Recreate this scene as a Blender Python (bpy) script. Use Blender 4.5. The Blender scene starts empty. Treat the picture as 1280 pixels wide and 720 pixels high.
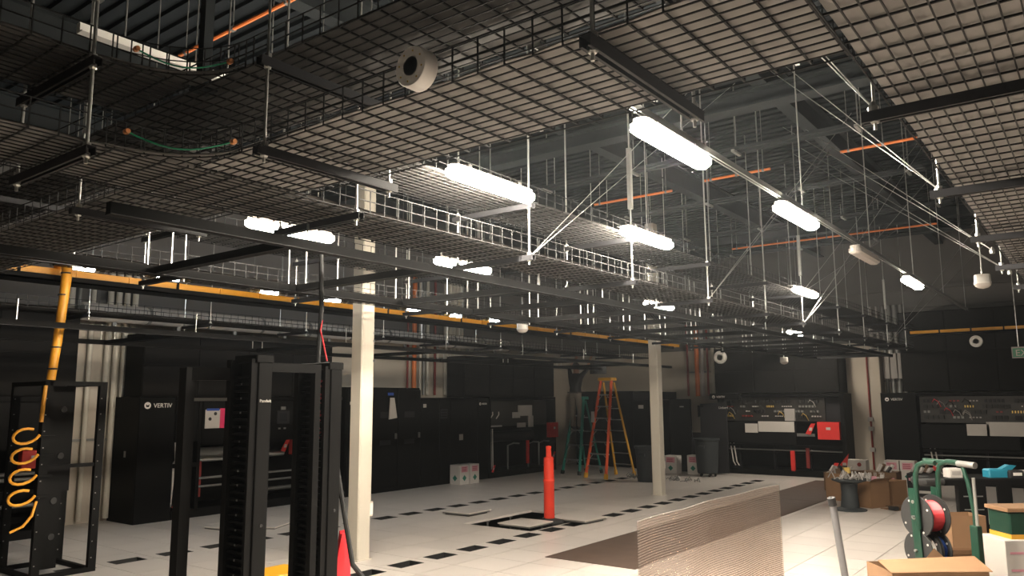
import bpy, math, random
from mathutils import Vector, Matrix
random.seed(7)
R = math.radians
scene = bpy.context.scene
col = scene.collection

# ------------------------------------------------------------------ camera, world, exposure
# room axes: +X runs to the far wall (right-forward), +Y to the left wall (left-forward), floor z = 0
YAW, PITCH, ROLL, FPX, EYE = R(37.2), math.atan(141 / 975), R(0.35), 975.0, 1.9
f0 = Vector((math.cos(YAW), math.sin(YAW), 0)); r0 = Vector((math.sin(YAW), -math.cos(YAW), 0)); u0 = Vector((0, 0, 1))
fwd = f0 * math.cos(PITCH) + u0 * math.sin(PITCH); upv = -f0 * math.sin(PITCH) + u0 * math.cos(PITCH)
rgt = r0 * math.cos(ROLL) - upv * math.sin(ROLL); up2 = upv * math.cos(ROLL) + r0 * math.sin(ROLL)
cd = bpy.data.cameras.new('camera'); cam = bpy.data.objects.new('camera', cd); col.objects.link(cam)
cd.sensor_width = 36; cd.lens = FPX / 1280 * 36; cd.clip_start = 0.05; cd.clip_end = 200
m = Matrix.Identity(4)
for i in range(3):
    m[i][0] = rgt[i]; m[i][1] = up2[i]; m[i][2] = -fwd[i]
m[0][3], m[1][3], m[2][3] = 0, 0, EYE
cam.matrix_world = m
scene.camera = cam

world = bpy.data.worlds.new('dim_hall'); scene.world = world; world.use_nodes = True
world.node_tree.nodes['Background'].inputs[0].default_value = (0.9, 0.95, 1, 1)
world.node_tree.nodes['Background'].inputs[1].default_value = 0.02
_vs = world.node_tree.nodes.new('ShaderNodeVolumeScatter')        # added scatter imitating lens veil and glow around the lamps
_vs.inputs['Density'].default_value = .0009; _vs.inputs['Anisotropy'].default_value = .8; _vs.inputs['Color'].default_value = (.85, .93, 1, 1)
world.node_tree.links.new(_vs.outputs[0], world.node_tree.nodes['World Output'].inputs['Volume'])
scene.view_settings.view_transform = 'Standard'; scene.view_settings.look = 'None'
scene.view_settings.gamma = 1; scene.view_settings.use_curve_mapping = False
scene.view_settings.exposure = -0.22
LAMP = 700.0        # emission of a lit lamp lens

# ------------------------------------------------------------------ materials
def mat(name, c, rough=.5, metal=0., var=.12, scale=6., bump=0., emit=None, es=0., trans=0., coat=0., spec=.5):
    m = bpy.data.materials.new(name); m.use_nodes = True
    nt = m.node_tree; b = nt.nodes['Principled BSDF']
    b.inputs['Roughness'].default_value = rough; b.inputs['Metallic'].default_value = metal
    b.inputs['Specular IOR Level'].default_value = spec
    b.inputs['Transmission Weight'].default_value = trans; b.inputs['Coat Weight'].default_value = coat
    tc = nt.nodes.new('ShaderNodeTexCoord'); nz = nt.nodes.new('ShaderNodeTexNoise')
    nz.inputs['Scale'].default_value = scale; nz.inputs['Detail'].default_value = 4
    nt.links.new(tc.outputs['Object'], nz.inputs['Vector'])
    mx = nt.nodes.new('ShaderNodeMix'); mx.data_type = 'RGBA'
    mx.inputs[6].default_value = tuple(min(1, x * (1 - var)) for x in c) + (1,)
    mx.inputs[7].default_value = tuple(min(1, x * (1 + var)) for x in c) + (1,)
    nt.links.new(nz.outputs['Fac'], mx.inputs[0]); nt.links.new(mx.outputs[2], b.inputs['Base Color'])
    if bump:
        bp = nt.nodes.new('ShaderNodeBump'); bp.inputs['Strength'].default_value = bump
        nt.links.new(nz.outputs['Fac'], bp.inputs['Height']); nt.links.new(bp.outputs['Normal'], b.inputs['Normal'])
    if emit:
        b.inputs['Emission Color'].default_value = emit + (1,); b.inputs['Emission Strength'].default_value = es
    return m

def tile_mat():
    m = mat('floor_tile_laminate', (.70, .645, .60), .32, var=.05, scale=2.5)
    nt = m.node_tree; b = nt.nodes['Principled BSDF']
    oi = nt.nodes.new('ShaderNodeObjectInfo'); tc = nt.nodes.new('ShaderNodeTexCoord')
    sp = nt.nodes.new('ShaderNodeTexNoise'); sp.inputs['Scale'].default_value = 260
    nt.links.new(tc.outputs['Object'], sp.inputs['Vector'])
    hs = nt.nodes.new('ShaderNodeHueSaturation'); mr = nt.nodes.new('ShaderNodeMapRange')
    mr.inputs[3].default_value = .93; mr.inputs[4].default_value = 1.05
    nt.links.new(oi.outputs['Random'], mr.inputs[0]); nt.links.new(mr.outputs[0], hs.inputs['Value'])
    src = b.inputs['Base Color'].links[0].from_socket
    m2 = nt.nodes.new('ShaderNodeMix'); m2.data_type = 'RGBA'; m2.blend_type = 'MULTIPLY'; m2.inputs[0].default_value = .25
    nt.links.new(src, m2.inputs[6]); nt.links.new(sp.outputs['Fac'], m2.inputs[7])
    nt.links.new(m2.outputs[2], hs.inputs['Color']); nt.links.new(hs.outputs['Color'], b.inputs['Base Color'])
    return m

M = dict(
    tile=tile_mat(),
    black=mat('black_powder_coat', (.008, .008, .008), .5, var=.2, spec=.03),
    wire=mat('black_zinc_wire', (.014, .014, .014), .5, .0, spec=.1),
    blackmetal=mat('satin_black_metal', (.009, .009, .009), .45, spec=.06),
    cabinet=mat('black_cabinet_sheet', (.007, .007, .007), .42, var=.2, scale=3, spec=.06),
    plenum=mat('black_plenum_sheet', (.011, .0105, .010), .55, var=.25, scale=2, spec=.05),
    greydoor=mat('dark_grey_steel_door', (.022, .022, .024), .45, spec=.12),
    deck=mat('painted_roof_deck', (.021, .025, .028), .6, spec=.05),
    beam=mat('painted_roof_steel', (.026, .030, .032), .6, spec=.1),
    liner=mat('grey_tray_liner', (.20, .189, .178), .8, var=.22, scale=5, bump=.1),
    linershade=mat('shaded_tray_liner', (.072, .068, .064), .8, var=.25, scale=5, bump=.1),  # same liner coloured darker: weaker bounce light painted into these trays
    galv=mat('galvanised_steel', (.55, .55, .52), .32, .85, scale=20),
    galvdull=mat('dull_galvanised_steel', (.22, .22, .21), .5, .5, scale=20),
    alu=mat('aluminium', (.6, .6, .6), .3, .9),
    wall=mat('beige_wall_paint', (.46, .41, .34), .8, var=.05, scale=1.2),
    upperwall=mat('grey_upper_wall', (.13, .122, .115), .85, var=.12, scale=1.),
    darkwall=mat('dark_side_wall', (.12, .115, .11), .85),  # even dark grey of the right and rear walls
    column=mat('cream_column_paint', (.55, .51, .43), .5, var=.06),
    yellow=mat('yellow_raceway', (.78, .36, .02), .4, var=.12, scale=9),
    yellowcable=mat('yellow_fibre_cable', (.80, .36, .03), .45),
    orange=mat('orange_pipe', (.75, .20, .05), .5),
    orangered=mat('orange_delineator', (.66, .035, .012), .5),
    redpipe=mat('dark_red_pipe', (.20, .018, .014), .5),
    red=mat('red_enamel', (.62, .03, .025), .4),
    redtag=mat('red_tag_plastic', (.65, .02, .03), .5),
    pink=mat('pink_sign', (.75, .03, .13), .5, var=.03),
    white=mat('white_plastic', (.80, .77, .72), .45, var=.03),
    offwhite=mat('white_paper', (.52, .49, .455), .8, var=.06),
    paper=mat('grey_paper', (.34, .32, .30), .8, var=.06),
    brown=mat('brown_hardboard', (.070, .042, .029), .75, var=.3, scale=4, bump=.05),
    card=mat('cardboard', (.24, .135, .07), .85, var=.1),
    carddark=mat('cardboard_inside', (.13, .075, .04), .85),
    green=mat('green_cart_paint', (.005, .034, .020), .4, var=.25, scale=12),
    cangrey=mat('grey_bin_plastic', (.035, .040, .043), .6, spec=.2),
    pole=mat('grey_pole', (.22, .22, .23), .4, .3),
    rubber=mat('black_rubber', (.015, .015, .015), .7),
    teal=mat('teal_ladder', (.02, .19, .15), .5),
    fibre=mat('orange_fibreglass', (.70, .10, .03), .5),
    ladyellow=mat('yellow_ladder_rail', (.62, .32, .03), .5),
    blue=mat('blue_plastic', (.02, .07, .35), .5),
    cyan=mat('cyan_plastic', (.02, .22, .32), .45),
    copperred=mat('red_copper_wire', (.60, .05, .06), .35, .2),
    whitewire=mat('white_wire', (.60, .58, .54), .5),
    bluewire=mat('blue_wire', (.03, .09, .38), .45),
    greenwire=mat('green_wire', (.02, .30, .15), .45),
    copper=mat('copper_lug', (.75, .30, .12), .35, .7),
    gold=mat('brass_parts', (.60, .42, .12), .4, .6),
    skin=mat('skin', (.42, .22, .15), .55),
    hair=mat('dark_hair', (.02, .015, .012), .6),
    shirt=mat('black_shirt', (.010, .010, .012), .8),
    khaki=mat('khaki_trousers', (.17, .145, .12), .9, var=.2, scale=8, bump=.2),
    shoe=mat('dark_shoe', (.03, .025, .02), .6),
    exitgreen=mat('exit_green', (.02, .22, .10), .4),
    pinkprint=mat('pink_print', (.55, .25, .30), .7),
    dgreen=mat('green_diamond_print', (.01, .14, .10), .6),
    pcb=mat('dark_component_board', (.02, .018, .016), .5),
    screen=mat('dark_screen', (.02, .022, .025), .15),
    litlens=mat('lit_lamp_lens', (.9, .85, .75), .5, emit=(1.0, .89, .74), es=LAMP),
    midlens=mat('mid_lamp_lens', (.9, .85, .75), .5, emit=(1.0, .89, .74), es=LAMP * .4),
    dimlens=mat('dim_lamp_lens', (.9, .85, .75), .5, emit=(1.0, .89, .74), es=LAMP * .25),
    coollens=mat('cool_lamp_tube', (.8, .85, .9), .4, emit=(.86, .95, 1.0), es=60),
    offlens=mat('unlit_lamp_lens', (.55, .50, .46), .25, var=.05),
)
# clear twin-wall polycarbonate: mostly see-through skins with fine horizontal flutes
def poly_mat(name, see, rough, flute):
    pm = bpy.data.materials.new(name); pm.use_nodes = True
    nt = pm.node_tree; nt.nodes.remove(nt.nodes['Principled BSDF']); out = nt.nodes['Material Output']
    tr = nt.nodes.new('ShaderNodeBsdfTransparent'); tr.inputs[0].default_value = (.93, .90, .88, 1)
    gl = nt.nodes.new('ShaderNodeBsdfGlossy'); gl.inputs['Roughness'].default_value = rough; gl.inputs[0].default_value = (.9, .88, .86, 1)
    tl = nt.nodes.new('ShaderNodeBsdfTranslucent'); tl.inputs[0].default_value = (.40, .37, .35, 1)
    df = nt.nodes.new('ShaderNodeBsdfDiffuse'); df.inputs[0].default_value = (.22, .20, .19, 1)
    m0 = nt.nodes.new('ShaderNodeMixShader'); m0.inputs[0].default_value = .5
    m1 = nt.nodes.new('ShaderNodeMixShader'); m1.inputs[0].default_value = .6
    m2 = nt.nodes.new('ShaderNodeMixShader'); m2.inputs[0].default_value = 1 - see
    nt.links.new(tl.outputs[0], m0.inputs[1]); nt.links.new(df.outputs[0], m0.inputs[2])
    nt.links.new(m0.outputs[0], m1.inputs[1]); nt.links.new(gl.outputs[0], m1.inputs[2])
    nt.links.new(tr.outputs[0], m2.inputs[1]); nt.links.new(m1.outputs[0], m2.inputs[2]); nt.links.new(m2.outputs[0], out.inputs[0])
    if flute:
        tc = nt.nodes.new('ShaderNodeTexCoord'); wv = nt.nodes.new('ShaderNodeTexWave'); wv.bands_direction = 'Z'; wv.wave_profile = 'SIN'
        wv.inputs['Scale'].default_value = 2 * math.pi / .015 / 20; wv.inputs['Distortion'].default_value = 0
        nt.links.new(tc.outputs['Object'], wv.inputs['Vector'])
        bp = nt.nodes.new('ShaderNodeBump'); bp.inputs['Strength'].default_value = 1; bp.inputs['Distance'].default_value = .0011
        nt.links.new(wv.outputs['Fac'], bp.inputs['Height']); nt.links.new(bp.outputs[0], gl.inputs['Normal'])
    return pm
M['poly'] = poly_mat('clear_polycarbonate_skin', .90, .28, True)
M['polyrib'] = poly_mat('clear_polycarbonate_web', .45, .25, False)


# ------------------------------------------------------------------ mesh helpers
class MB:
    def __init__(s): s.v = []; s.f = []; s.mi = []; s.mats = []; s.cur = 0
    def use(s, key):
        if key not in s.mats: s.mats.append(key)
        s.cur = s.mats.index(key); return s
    def add(s, vs, fs):
        o = len(s.v); s.v += [tuple(p) for p in vs]
        for f in fs: s.f.append(tuple(i + o for i in f)); s.mi.append(s.cur)
        return s
    def box(s, x0, x1, y0, y1, z0, z1):
        return s.add([(x0, y0, z0), (x1, y0, z0), (x1, y1, z0), (x0, y1, z0), (x0, y0, z1), (x1, y0, z1), (x1, y1, z1), (x0, y1, z1)],
                     [(3, 2, 1, 0), (4, 5, 6, 7), (0, 1, 5, 4), (1, 2, 6, 5), (2, 3, 7, 6), (3, 0, 4, 7)])
    def bbox(s, x0, x1, y0, y1, z0, z1, c=.01):      # box with chamfered vertical and top edges
        pts = lambda i: [(x0 + c - i, y0 - i + 0), (x1 - c + i, y0 - i), (x1 + i * 0, y0 + c), (x1, y1 - c), (x1 - c, y1), (x0 + c, y1), (x0, y1 - c), (x0, y0 + c)]
        a = [(x0 + c, y0), (x1 - c, y0), (x1, y0 + c), (x1, y1 - c), (x1 - c, y1), (x0 + c, y1), (x0, y1 - c), (x0, y0 + c)]
        q = [(x0 + c, y0 + c), (x1 - c, y0 + c), (x1 - c, y0 + c), (x1 - c, y1 - c), (x1 - c, y1 - c), (x0 + c, y1 - c), (x0 + c, y1 - c), (x0 + c, y0 + c)]
        vs = [(x, y, z0) for x, y in a] + [(x, y, z1 - c) for x, y in a] + [(x0 + c, y0 + c, z1), (x1 - c, y0 + c, z1), (x1 - c, y1 - c, z1), (x0 + c, y1 - c, z1)]
        fs = [tuple(range(7, -1, -1))] + [(i, (i + 1) % 8, 8 + (i + 1) % 8, 8 + i) for i in range(8)]
        fs += [(8, 9, 17, 16), (9, 10, 17), (10, 11, 18, 17), (11, 12, 18), (12, 13, 19, 18), (13, 14, 19), (14, 15, 16, 19), (15, 8, 16), (16, 17, 18, 19)]
        return s.add(vs, fs)
    def obox(s, p, q, w, h, upd=(0, 0, 1)):          # bar from p to q, width w, height h
        p, q = Vector(p), Vector(q); d = (q - p).normalized(); u = Vector(upd)
        if abs(d.dot(u)) > .98: u = Vector((1, 0, 0))
        x = d.cross(u).normalized() * w / 2; y = x.cross(d).normalized() * h / 2
        vs = [p - x - y, p + x - y, p + x + y, p - x + y, q - x - y, q + x - y, q + x + y, q - x + y]
        return s.add(vs, [(3, 2, 1, 0), (4, 5, 6, 7), (0, 1, 5, 4), (1, 2, 6, 5), (2, 3, 7, 6), (3, 0, 4, 7)])
    def tube(s, pts, r, n=6, closed=False, cap=True):
        P = [Vector(p) for p in pts]; N = len(P); rs = r if isinstance(r, (list, tuple)) else [r] * N
        vs = []; nrm = None
        for i in range(N):
            if closed: t = (P[(i + 1) % N] - P[i - 1])
            else: t = (P[min(i + 1, N - 1)] - P[max(i - 1, 0)])
            t = t.normalized() if t.length > 1e-9 else Vector((0, 0, 1))
            if nrm is None:
                a = Vector((0, 0, 1)) if abs(t.z) < .9 else Vector((1, 0, 0))
                nrm = t.cross(a).normalized()
            nrm = (nrm - t * nrm.dot(t)).normalized(); bn = t.cross(nrm)
            k = 1.
            if not closed and 0 < i < N - 1:
                c = (P[i + 1] - P[i]).normalized().dot((P[i] - P[i - 1]).normalized()); k = min(1.6, 1 / max(.5, math.sqrt(max(.05, (1 + c) / 2))))
            for j in range(n):
                an = 2 * math.pi * (j + .5) / n
                vs.append(P[i] + (nrm * math.cos(an) + bn * math.sin(an)) * rs[i] * k)
        fs = []
        for i in range(N if closed else N - 1):
            for j in range(n):
                a, b_, c, d = i * n + j, i * n + (j + 1) % n, ((i + 1) % N) * n + (j + 1) % n, ((i + 1) % N) * n + j
                fs.append((a, b_, c, d))
        if cap and not closed: fs += [tuple(range(n - 1, -1, -1)), tuple(range((N - 1) * n, N * n))]
        return s.add(vs, fs)
    def lathe(s, prof, n=20, o=(0, 0, 0), ax='z'):
        vs = []
        for r, h in prof:
            for j in range(n):
                a = 2 * math.pi * j / n; c, d = r * math.cos(a), r * math.sin(a)
                p = {'z': (c, d, h), 'x': (h, c, d), 'y': (d, h, c)}[ax]
                vs.append((p[0] + o[0], p[1] + o[1], p[2] + o[2]))
        fs = []
        for i in range(len(prof) - 1):
            for j in range(n): fs.append((i * n + j, i * n + (j + 1) % n, (i + 1) * n + (j + 1) % n, (i + 1) * n + j))
        if prof[0][0] > 1e-6: fs.append(tuple(range(n - 1, -1, -1)))
        if prof[-1][0] > 1e-6: fs.append(tuple(range((len(prof) - 1) * n, len(prof) * n)))
        return s.add(vs, fs)
    def prism(s, poly, y0, y1, plane='xz'):          # extruded outline; plane xz -> along y, xy -> along z, yz -> along x
        n = len(poly)
        mk = {'xz': lambda a, b_, t: (a, t, b_), 'xy': lambda a, b_, t: (a, b_, t), 'yz': lambda a, b_, t: (t, a, b_)}[plane]
        vs = [mk(a, b_, y0) for a, b_ in poly] + [mk(a, b_, y1) for a, b_ in poly]
        return s.add(vs, [tuple(range(n)), tuple(range(2 * n - 1, n - 1, -1))] + [(i, (i + 1) % n, n + (i + 1) % n, n + i) for i in range(n)])
    def mesh(s, name, key=None, smooth=False):
        me = bpy.data.meshes.new(name); me.from_pydata(s.v, [], s.f)
        for k in (s.mats or [key]): me.materials.append(M[k])
        if s.mats: me.polygons.foreach_set('material_index', s.mi)
        if smooth:
            me.polygons.foreach_set('use_smooth', [True] * len(me.polygons))
            try: me.set_sharp_from_angle(angle=R(40))
            except Exception: pass
        me.update(); return me
    def build(s, name, key=None, parent=None, loc=(0, 0, 0), rz=0, smooth=False):
        return inst(name, s.mesh(name, key, smooth), parent, loc, rz)

def inst(name, me, parent=None, loc=(0, 0, 0), rz=0):
    o = bpy.data.objects.new(name, me); col.objects.link(o); o.location = loc
    o.rotation_euler = (0, 0, rz) if not isinstance(rz, (tuple, list)) else rz
    if parent: o.parent = parent
    return o
def tag(o, label=None, cat=None, group=None, kind=None):
    if label: o['label'] = label
    if cat: o['category'] = cat
    if group: o['group'] = group
    if kind: o['kind'] = kind
    return o
def thing(name, label, cat, loc=(0, 0, 0), rz=0, group=None):
    o = bpy.data.objects.new(name, None); col.objects.link(o); o.location = loc; o.rotation_euler = (0, 0, rz)
    o.empty_display_size = .1
    return tag(o, label, cat, group)
def struct(o): o['kind'] = 'structure'; return o
ORD = ['first', 'second', 'third', 'fourth', 'fifth', 'sixth', 'seventh', 'eighth', 'ninth', 'tenth', 'eleventh', 'twelfth', 'thirteenth', 'fourteenth']
_txt = {}
def text_mesh(s, size, key, ext=.002):
    cu = bpy.data.curves.new('lettering', 'FONT'); cu.body = s; cu.size = size; cu.extrude = ext; cu.align_x = 'LEFT'
    o = bpy.data.objects.new('lettering', cu); col.objects.link(o)
    dg = bpy.context.evaluated_depsgraph_get(); me = bpy.data.meshes.new_from_object(o.evaluated_get(dg))
    bpy.data.objects.remove(o); bpy.data.curves.remove(cu)
    me.materials.clear(); me.materials.append(M[key]); return me
def text(name, s, size, key, parent, loc, rz=0):      # reads from the -Y side of its parent
    return inst(name, text_mesh(s, size, key), parent, loc, (R(90), 0, rz))

# ================================================================== THE SETTING
X0, X1, Y0, Y1, ZC = -5.0, 21.2, -5.0, 13.3, 6.0
def frange(a, b, st):
    o = []; x = a
    while x < b - 1e-6: o.append(x); x += st
    return o
# sub-floor below the raised floor
floor = struct(MB().box(X0, X1, Y0, Y1, -.75, -.65).build('floor', 'blackmetal'))
DU, DV, UO, VO = .61, .651, -.165, -.195       # tile grid
cells = []
iu0, iu1 = math.floor((X0 - UO) / DU), math.ceil((X1 - UO) / DU)
iv0, iv1 = math.floor((Y0 - VO) / DV), math.ceil((Y1 - VO) / DV)
lifted = {}
def cellof(u, v): return math.floor((u - UO) / DU), math.floor((v - VO) / DV)
HOLE = {cellof(u, v) for u, v in ((9.8, 8.0), (10.4, 8.0), (11.0, 8.0), (10.4, 7.4), (9.8, 7.4))}
tm_full = MB().box(.004, DU - .004, .004, DV - .004, -.035, 0).mesh('floor_tile', 'tile')
def hole_tile(vc):
    a, b_ = DU / 2 - .19, DU / 2 + .19; c, d = vc - .12, vc + .12
    mb = MB()
    e = .004
    mb.box(e, a, e, DV - e, -.035, 0); mb.box(b_, DU - e, e, DV - e, -.035, 0); mb.box(a, b_, e, c, -.035, 0); mb.box(a, b_, d, DV - e, -.035, 0)
    mb.use('tile'); return mb
def mk_hole(vc):
    mb = hole_tile(vc); mb.mats = ['tile', 'rubber']; mb.mi = [0] * len(mb.f); mb.cur = 1
    a, b_ = DU / 2 - .19, DU / 2 + .19; c, d = vc - .12, vc + .12; t = .012
    mb.box(a, a + t, c, d, -.16, .003); mb.box(b_ - t, b_, c, d, -.16, .003); mb.box(a, b_, c, c + t, -.16, .003); mb.box(a, b_, d - t, d, -.16, .003)
    mb.box(a, b_, c, d, -.17, -.16)
    return mb.mesh('vented_floor_tile')
vB = 6.80 - (VO + DV * math.floor((6.80 - VO) / DV)); vA = 9.72 - (VO + DV * math.floor((9.72 - VO) / DV))
tm_B, tm_A = mk_hole(vB), mk_hole(vA)
jB, jA = math.floor((6.80 - VO) / DV), math.floor((9.72 - VO) / DV)
allc = []
for i in range(iu0, iu1):
    for j in range(iv0, iv1):
        if (i, j) in HOLE: continue
        u, v = UO + i * DU, VO + j * DV
        if u + DU > X1 + .3 or v + DV > Y1 + .3: continue
        d = Vector((u + DU / 2, v + DV / 2, -EYE)); k = d.dot(fwd)
        vis = False
        if k > .5:
            px = 640 + FPX * d.dot(rgt) / k; py = 360 - FPX * d.dot(up2) / k
            vis = -60 < px < 1340 and py < 780
        special = j in (jA, jB) and u > 3.5 and u < 18.3
        allc.append((0 if vis and special else 1 if vis else 2, k, i, j, u, v, special))
allc.sort()
rest = MB(); n = 0
for pr, k, i, j, u, v, sp in allc:
    me = tm_full if not sp else (tm_A if j == jA else tm_B)
    if pr < 2 and n < 298:
        inst('floor_tile', me, floor, (u, v, 0)); n += 1
    elif not sp: rest.box(u + .004, u + DU - .004, v + .004, v + DV - .004, -.035, 0)
    else: inst('floor_tile', me, floor, (u, v, 0)); n += 1
tag(rest.build('floor_tiling', 'tile', floor), kind='stuff')
# pedestals glimpsed through the open hole
for u, v in ((9.6, 7.62), (10.2, 7.62), (10.81, 8.27), (10.2, 8.27), (9.6, 8.27), (10.81, 7.62)):
    MB().lathe([(.06, -.65), (.06, -.64), (.015, -.63), (.015, -.05), (.04, -.045), (.04, -.037)], 8).build('pedestal', 'galvdull', floor, (u, v, 0))

# walls
wl = struct(MB().box(X0, X1 + .2, Y1, Y1 + .2, -.65, 3.3).build('wall_left', 'wall'))
struct(MB().box(X0, X1 + .2, Y1 + .02, Y1 + .2, 3.3, ZC).build('wall_left_upper', 'upperwall'))
wf = struct(MB().box(X1, X1 + .2, Y0, Y1, -.65, 3.3).build('wall_far', 'wall'))
struct(MB().box(X1 + .02, X1 + .2, Y0, Y1, 3.3, ZC).build('wall_far_upper', 'upperwall'))
struct(MB().box(X0, X1, Y0 - .2, Y0, -.65, ZC).build('wall_right', 'darkwall'))
struct(MB().box(X0 - .2, X0, Y0, Y1, -.65, ZC).build('wall_rear', 'darkwall'))
for k, (z, h) in enumerate(((4.1, .10), (4.55, .08), (3.75, .06))):
    struct(MB().box(X1 - .08, X1 + .02, Y0, Y1, z, z + h).build('trim_%d' % (k + 1), 'upperwall'))
struct(MB().box(X0, X1, Y1 - .07, Y1 + .02, 3.9, 4.0).build('trim_4', 'upperwall'))
# ceiling deck: corrugated ribs running along Y, joists along X
ce = MB().box(X0, X1 + .2, Y0, Y1 + .2, ZC + .05, ZC + .12)
for x in frange(X0, X1, .2): ce.box(x, x + .11, Y0, Y1, ZC, ZC + .06)
ceil = struct(ce.build('ceiling', 'deck'))
for y in (-2.6, .2, 3.0, 5.8, 8.6, 11.4):
    MB().box(X0, X1, y - .09, y + .09, ZC - .38, ZC - .36).box(X0, X1, y - .09, y + .09, ZC - .02, ZC).box(X0, X1, y - .01, y + .01, ZC - .37, ZC - .01).build('joist', 'beam', ceil)
for x in (1.0, 9.0, 17.0):
    MB().box(x - .12, x + .12, Y0, Y1, ZC - .6, ZC - .57).box(x - .12, x + .12, Y0, Y1, ZC - .4, ZC - .37).box(x - .012, x + .012, Y0, Y1, ZC - .58, ZC - .38).build('girder', 'beam', ceil)

# columns
for k, (u, v, lab) in enumerate(((6.72, 7.48, 'tall cream square steel column with conduit, behind the black cable managers'),
                                 (14.7, 7.45, 'tall cream square steel column standing right of the orange stepladder'))):
    t = thing('steel_column', lab, 'column', (u, v, 0), 0, 'cream steel columns')
    MB().bbox(-.1, .1, -.1, .1, 0, ZC - .4, .015).build('shaft', 'column', t)
    MB().box(-.115, .115, -.115, .115, 0, .012).build('base_plate', 'column', t)
    MB().tube([(.135, -.03, .62), (.135, -.03, 3.6)], .022, 8).tube([(.135, .04, .9), (.135, .04, 3.6)], .014, 8).build('conduit', 'column', t, smooth=True)
    bx = MB().bbox(.1, .17, -.07, .04, .5, .68, .008).build('junction_box', 'column', t)
    MB().box(.105, .16, -.075, -.07, .52, .66).build('cover_plate', 'white', bx)
    for z in (2.4, 2.65, 2.75): MB().box(.1, .16, -.06, .06, z, z + .03).build('conduit_strap', 'galvdull', t)

# ================================================================== OVERHEAD: mesh trays
H_WALL = .135
def tray(name, label, axis, a0, a1, b0, b1, z, parts=True, liner=True, step=.12, seed=1, walls=True):
    L, w = a1 - a0, b1 - b0
    P = (lambda a, b_, h: (a, b_, h)) if axis == 'u' else (lambda a, b_, h: (b_, a, h))
    loc = (a0, b0, z) if axis == 'u' else (b0, a0, z)
    t = thing(name, label, 'cable tray', loc)
    r = .0036
    cw = MB().tube([P(0, 0, H_WALL), P(0, 0, 0), P(0, w, 0), P(0, w, H_WALL)], r, 4).mesh('cross_wire', 'wire')
    lw = MB().tube([P(0, 0, 0), P(L, 0, 0)], r, 4).mesh('long_wire', 'wire')
    ns = int(L / step)
    longs = [(w * k / 12, -.005) for k in range(13)] + [(0, H_WALL * .5), (0, H_WALL), (w, H_WALL * .5), (w, H_WALL)]
    if parts:
        for k in range(min(ns + 1, 270)): inst('cross_wire', cw, t, P(k * step, 0, 0))
        for b_, h in longs: inst('long_wire', lw, t, P(0, b_, h))
    else:
        mb = MB()
        for k in range(ns + 1):
            a = k * step; mb.tube([P(a, 0, H_WALL), P(a, 0, 0), P(a, w, 0), P(a, w, H_WALL)], r, 4)
        for b_, h in longs: mb.tube([P(0, b_, h), P(L, b_, h)], r, 4)
        tag(mb.build('wire_mesh', 'wire', t), kind='stuff')
    if liner:
        rnd = random.Random(seed); na = int(L / .12); nb = 5
        top = MB(); vs = []; fs = []
        for i in range(na + 1):
            for j in range(nb + 1):
                vs.append(P(L * i / na, .01 + (w - .02) * j / nb, .007 + rnd.random() * .010))
        m_ = len(vs); vs += [(x, y, z_ + .006) for x, y, z_ in vs]
        for i in range(na):
            for j in range(nb):
                a = i * (nb + 1) + j; q = (a, a + 1, a + nb + 2, a + nb + 1)
                fs.append(q); fs.append(tuple(x + m_ for x in reversed(q)))
        top.add(vs, fs); top.build('liner', 'liner' if seed in (1, 5) else 'linershade', t)
    return t

ZL, ZU = 3.05, 3.46
TU0, TU1, RV0, RV1 = 2.02, 2.68, 3.52, 4.16
tray('mesh_tray', 'lower black mesh tray with grey liner crossing overhead from top right to the left', 'v', .60, RV0 - .02, TU0, TU1, ZL, seed=1)
tray('mesh_tray', 'upper black mesh tray stacked over the lined tray crossing overhead', 'v', -2.0, 8.0, TU0, TU1, ZU, seed=2)
tray('mesh_tray', 'lower mesh tray running back at upper left, beyond the tray crossing', 'v', RV1 + .02, 8.2, TU0, TU1, ZL, seed=9)
tray('mesh_tray', 'lower long mesh tray hung behind the lamps, running to the far wall', 'u', -1.0, 20.0, RV0, RV1, ZL, seed=3)
tray('mesh_tray', 'upper long mesh tray above the lower one behind the lamps', 'u', TU1 + .03, 20.2, RV0, RV1, ZU, seed=4)
tray('mesh_tray', 'upper mesh tray at the top left, left of the tray crossing', 'u', -1.5, TU0 - .03, RV0, RV1, ZU, seed=8)
tray('mesh_tray', 'mesh tray with grey liner filling the top right corner overhead', 'u', .9, 15.0, -.06, .59, ZL, seed=5)
tray('mesh_tray', 'dim mesh tray seen through the black overhead frame, lower tier', 'u', 2.8, 20.0, 6.35, 6.95, ZL, parts=False, seed=6)
tray('mesh_tray', 'dim mesh tray seen through the black overhead frame, upper tier', 'u', 2.8, 20.0, 6.35, 6.95, ZU, parts=False, seed=7)
tray('mesh_tray', 'mesh tray running below the yellow raceway in front of the left wall', 'u', 1.5, 20.2, 10.3, 10.9, ZL + .02, parts=False, seed=10)

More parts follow.
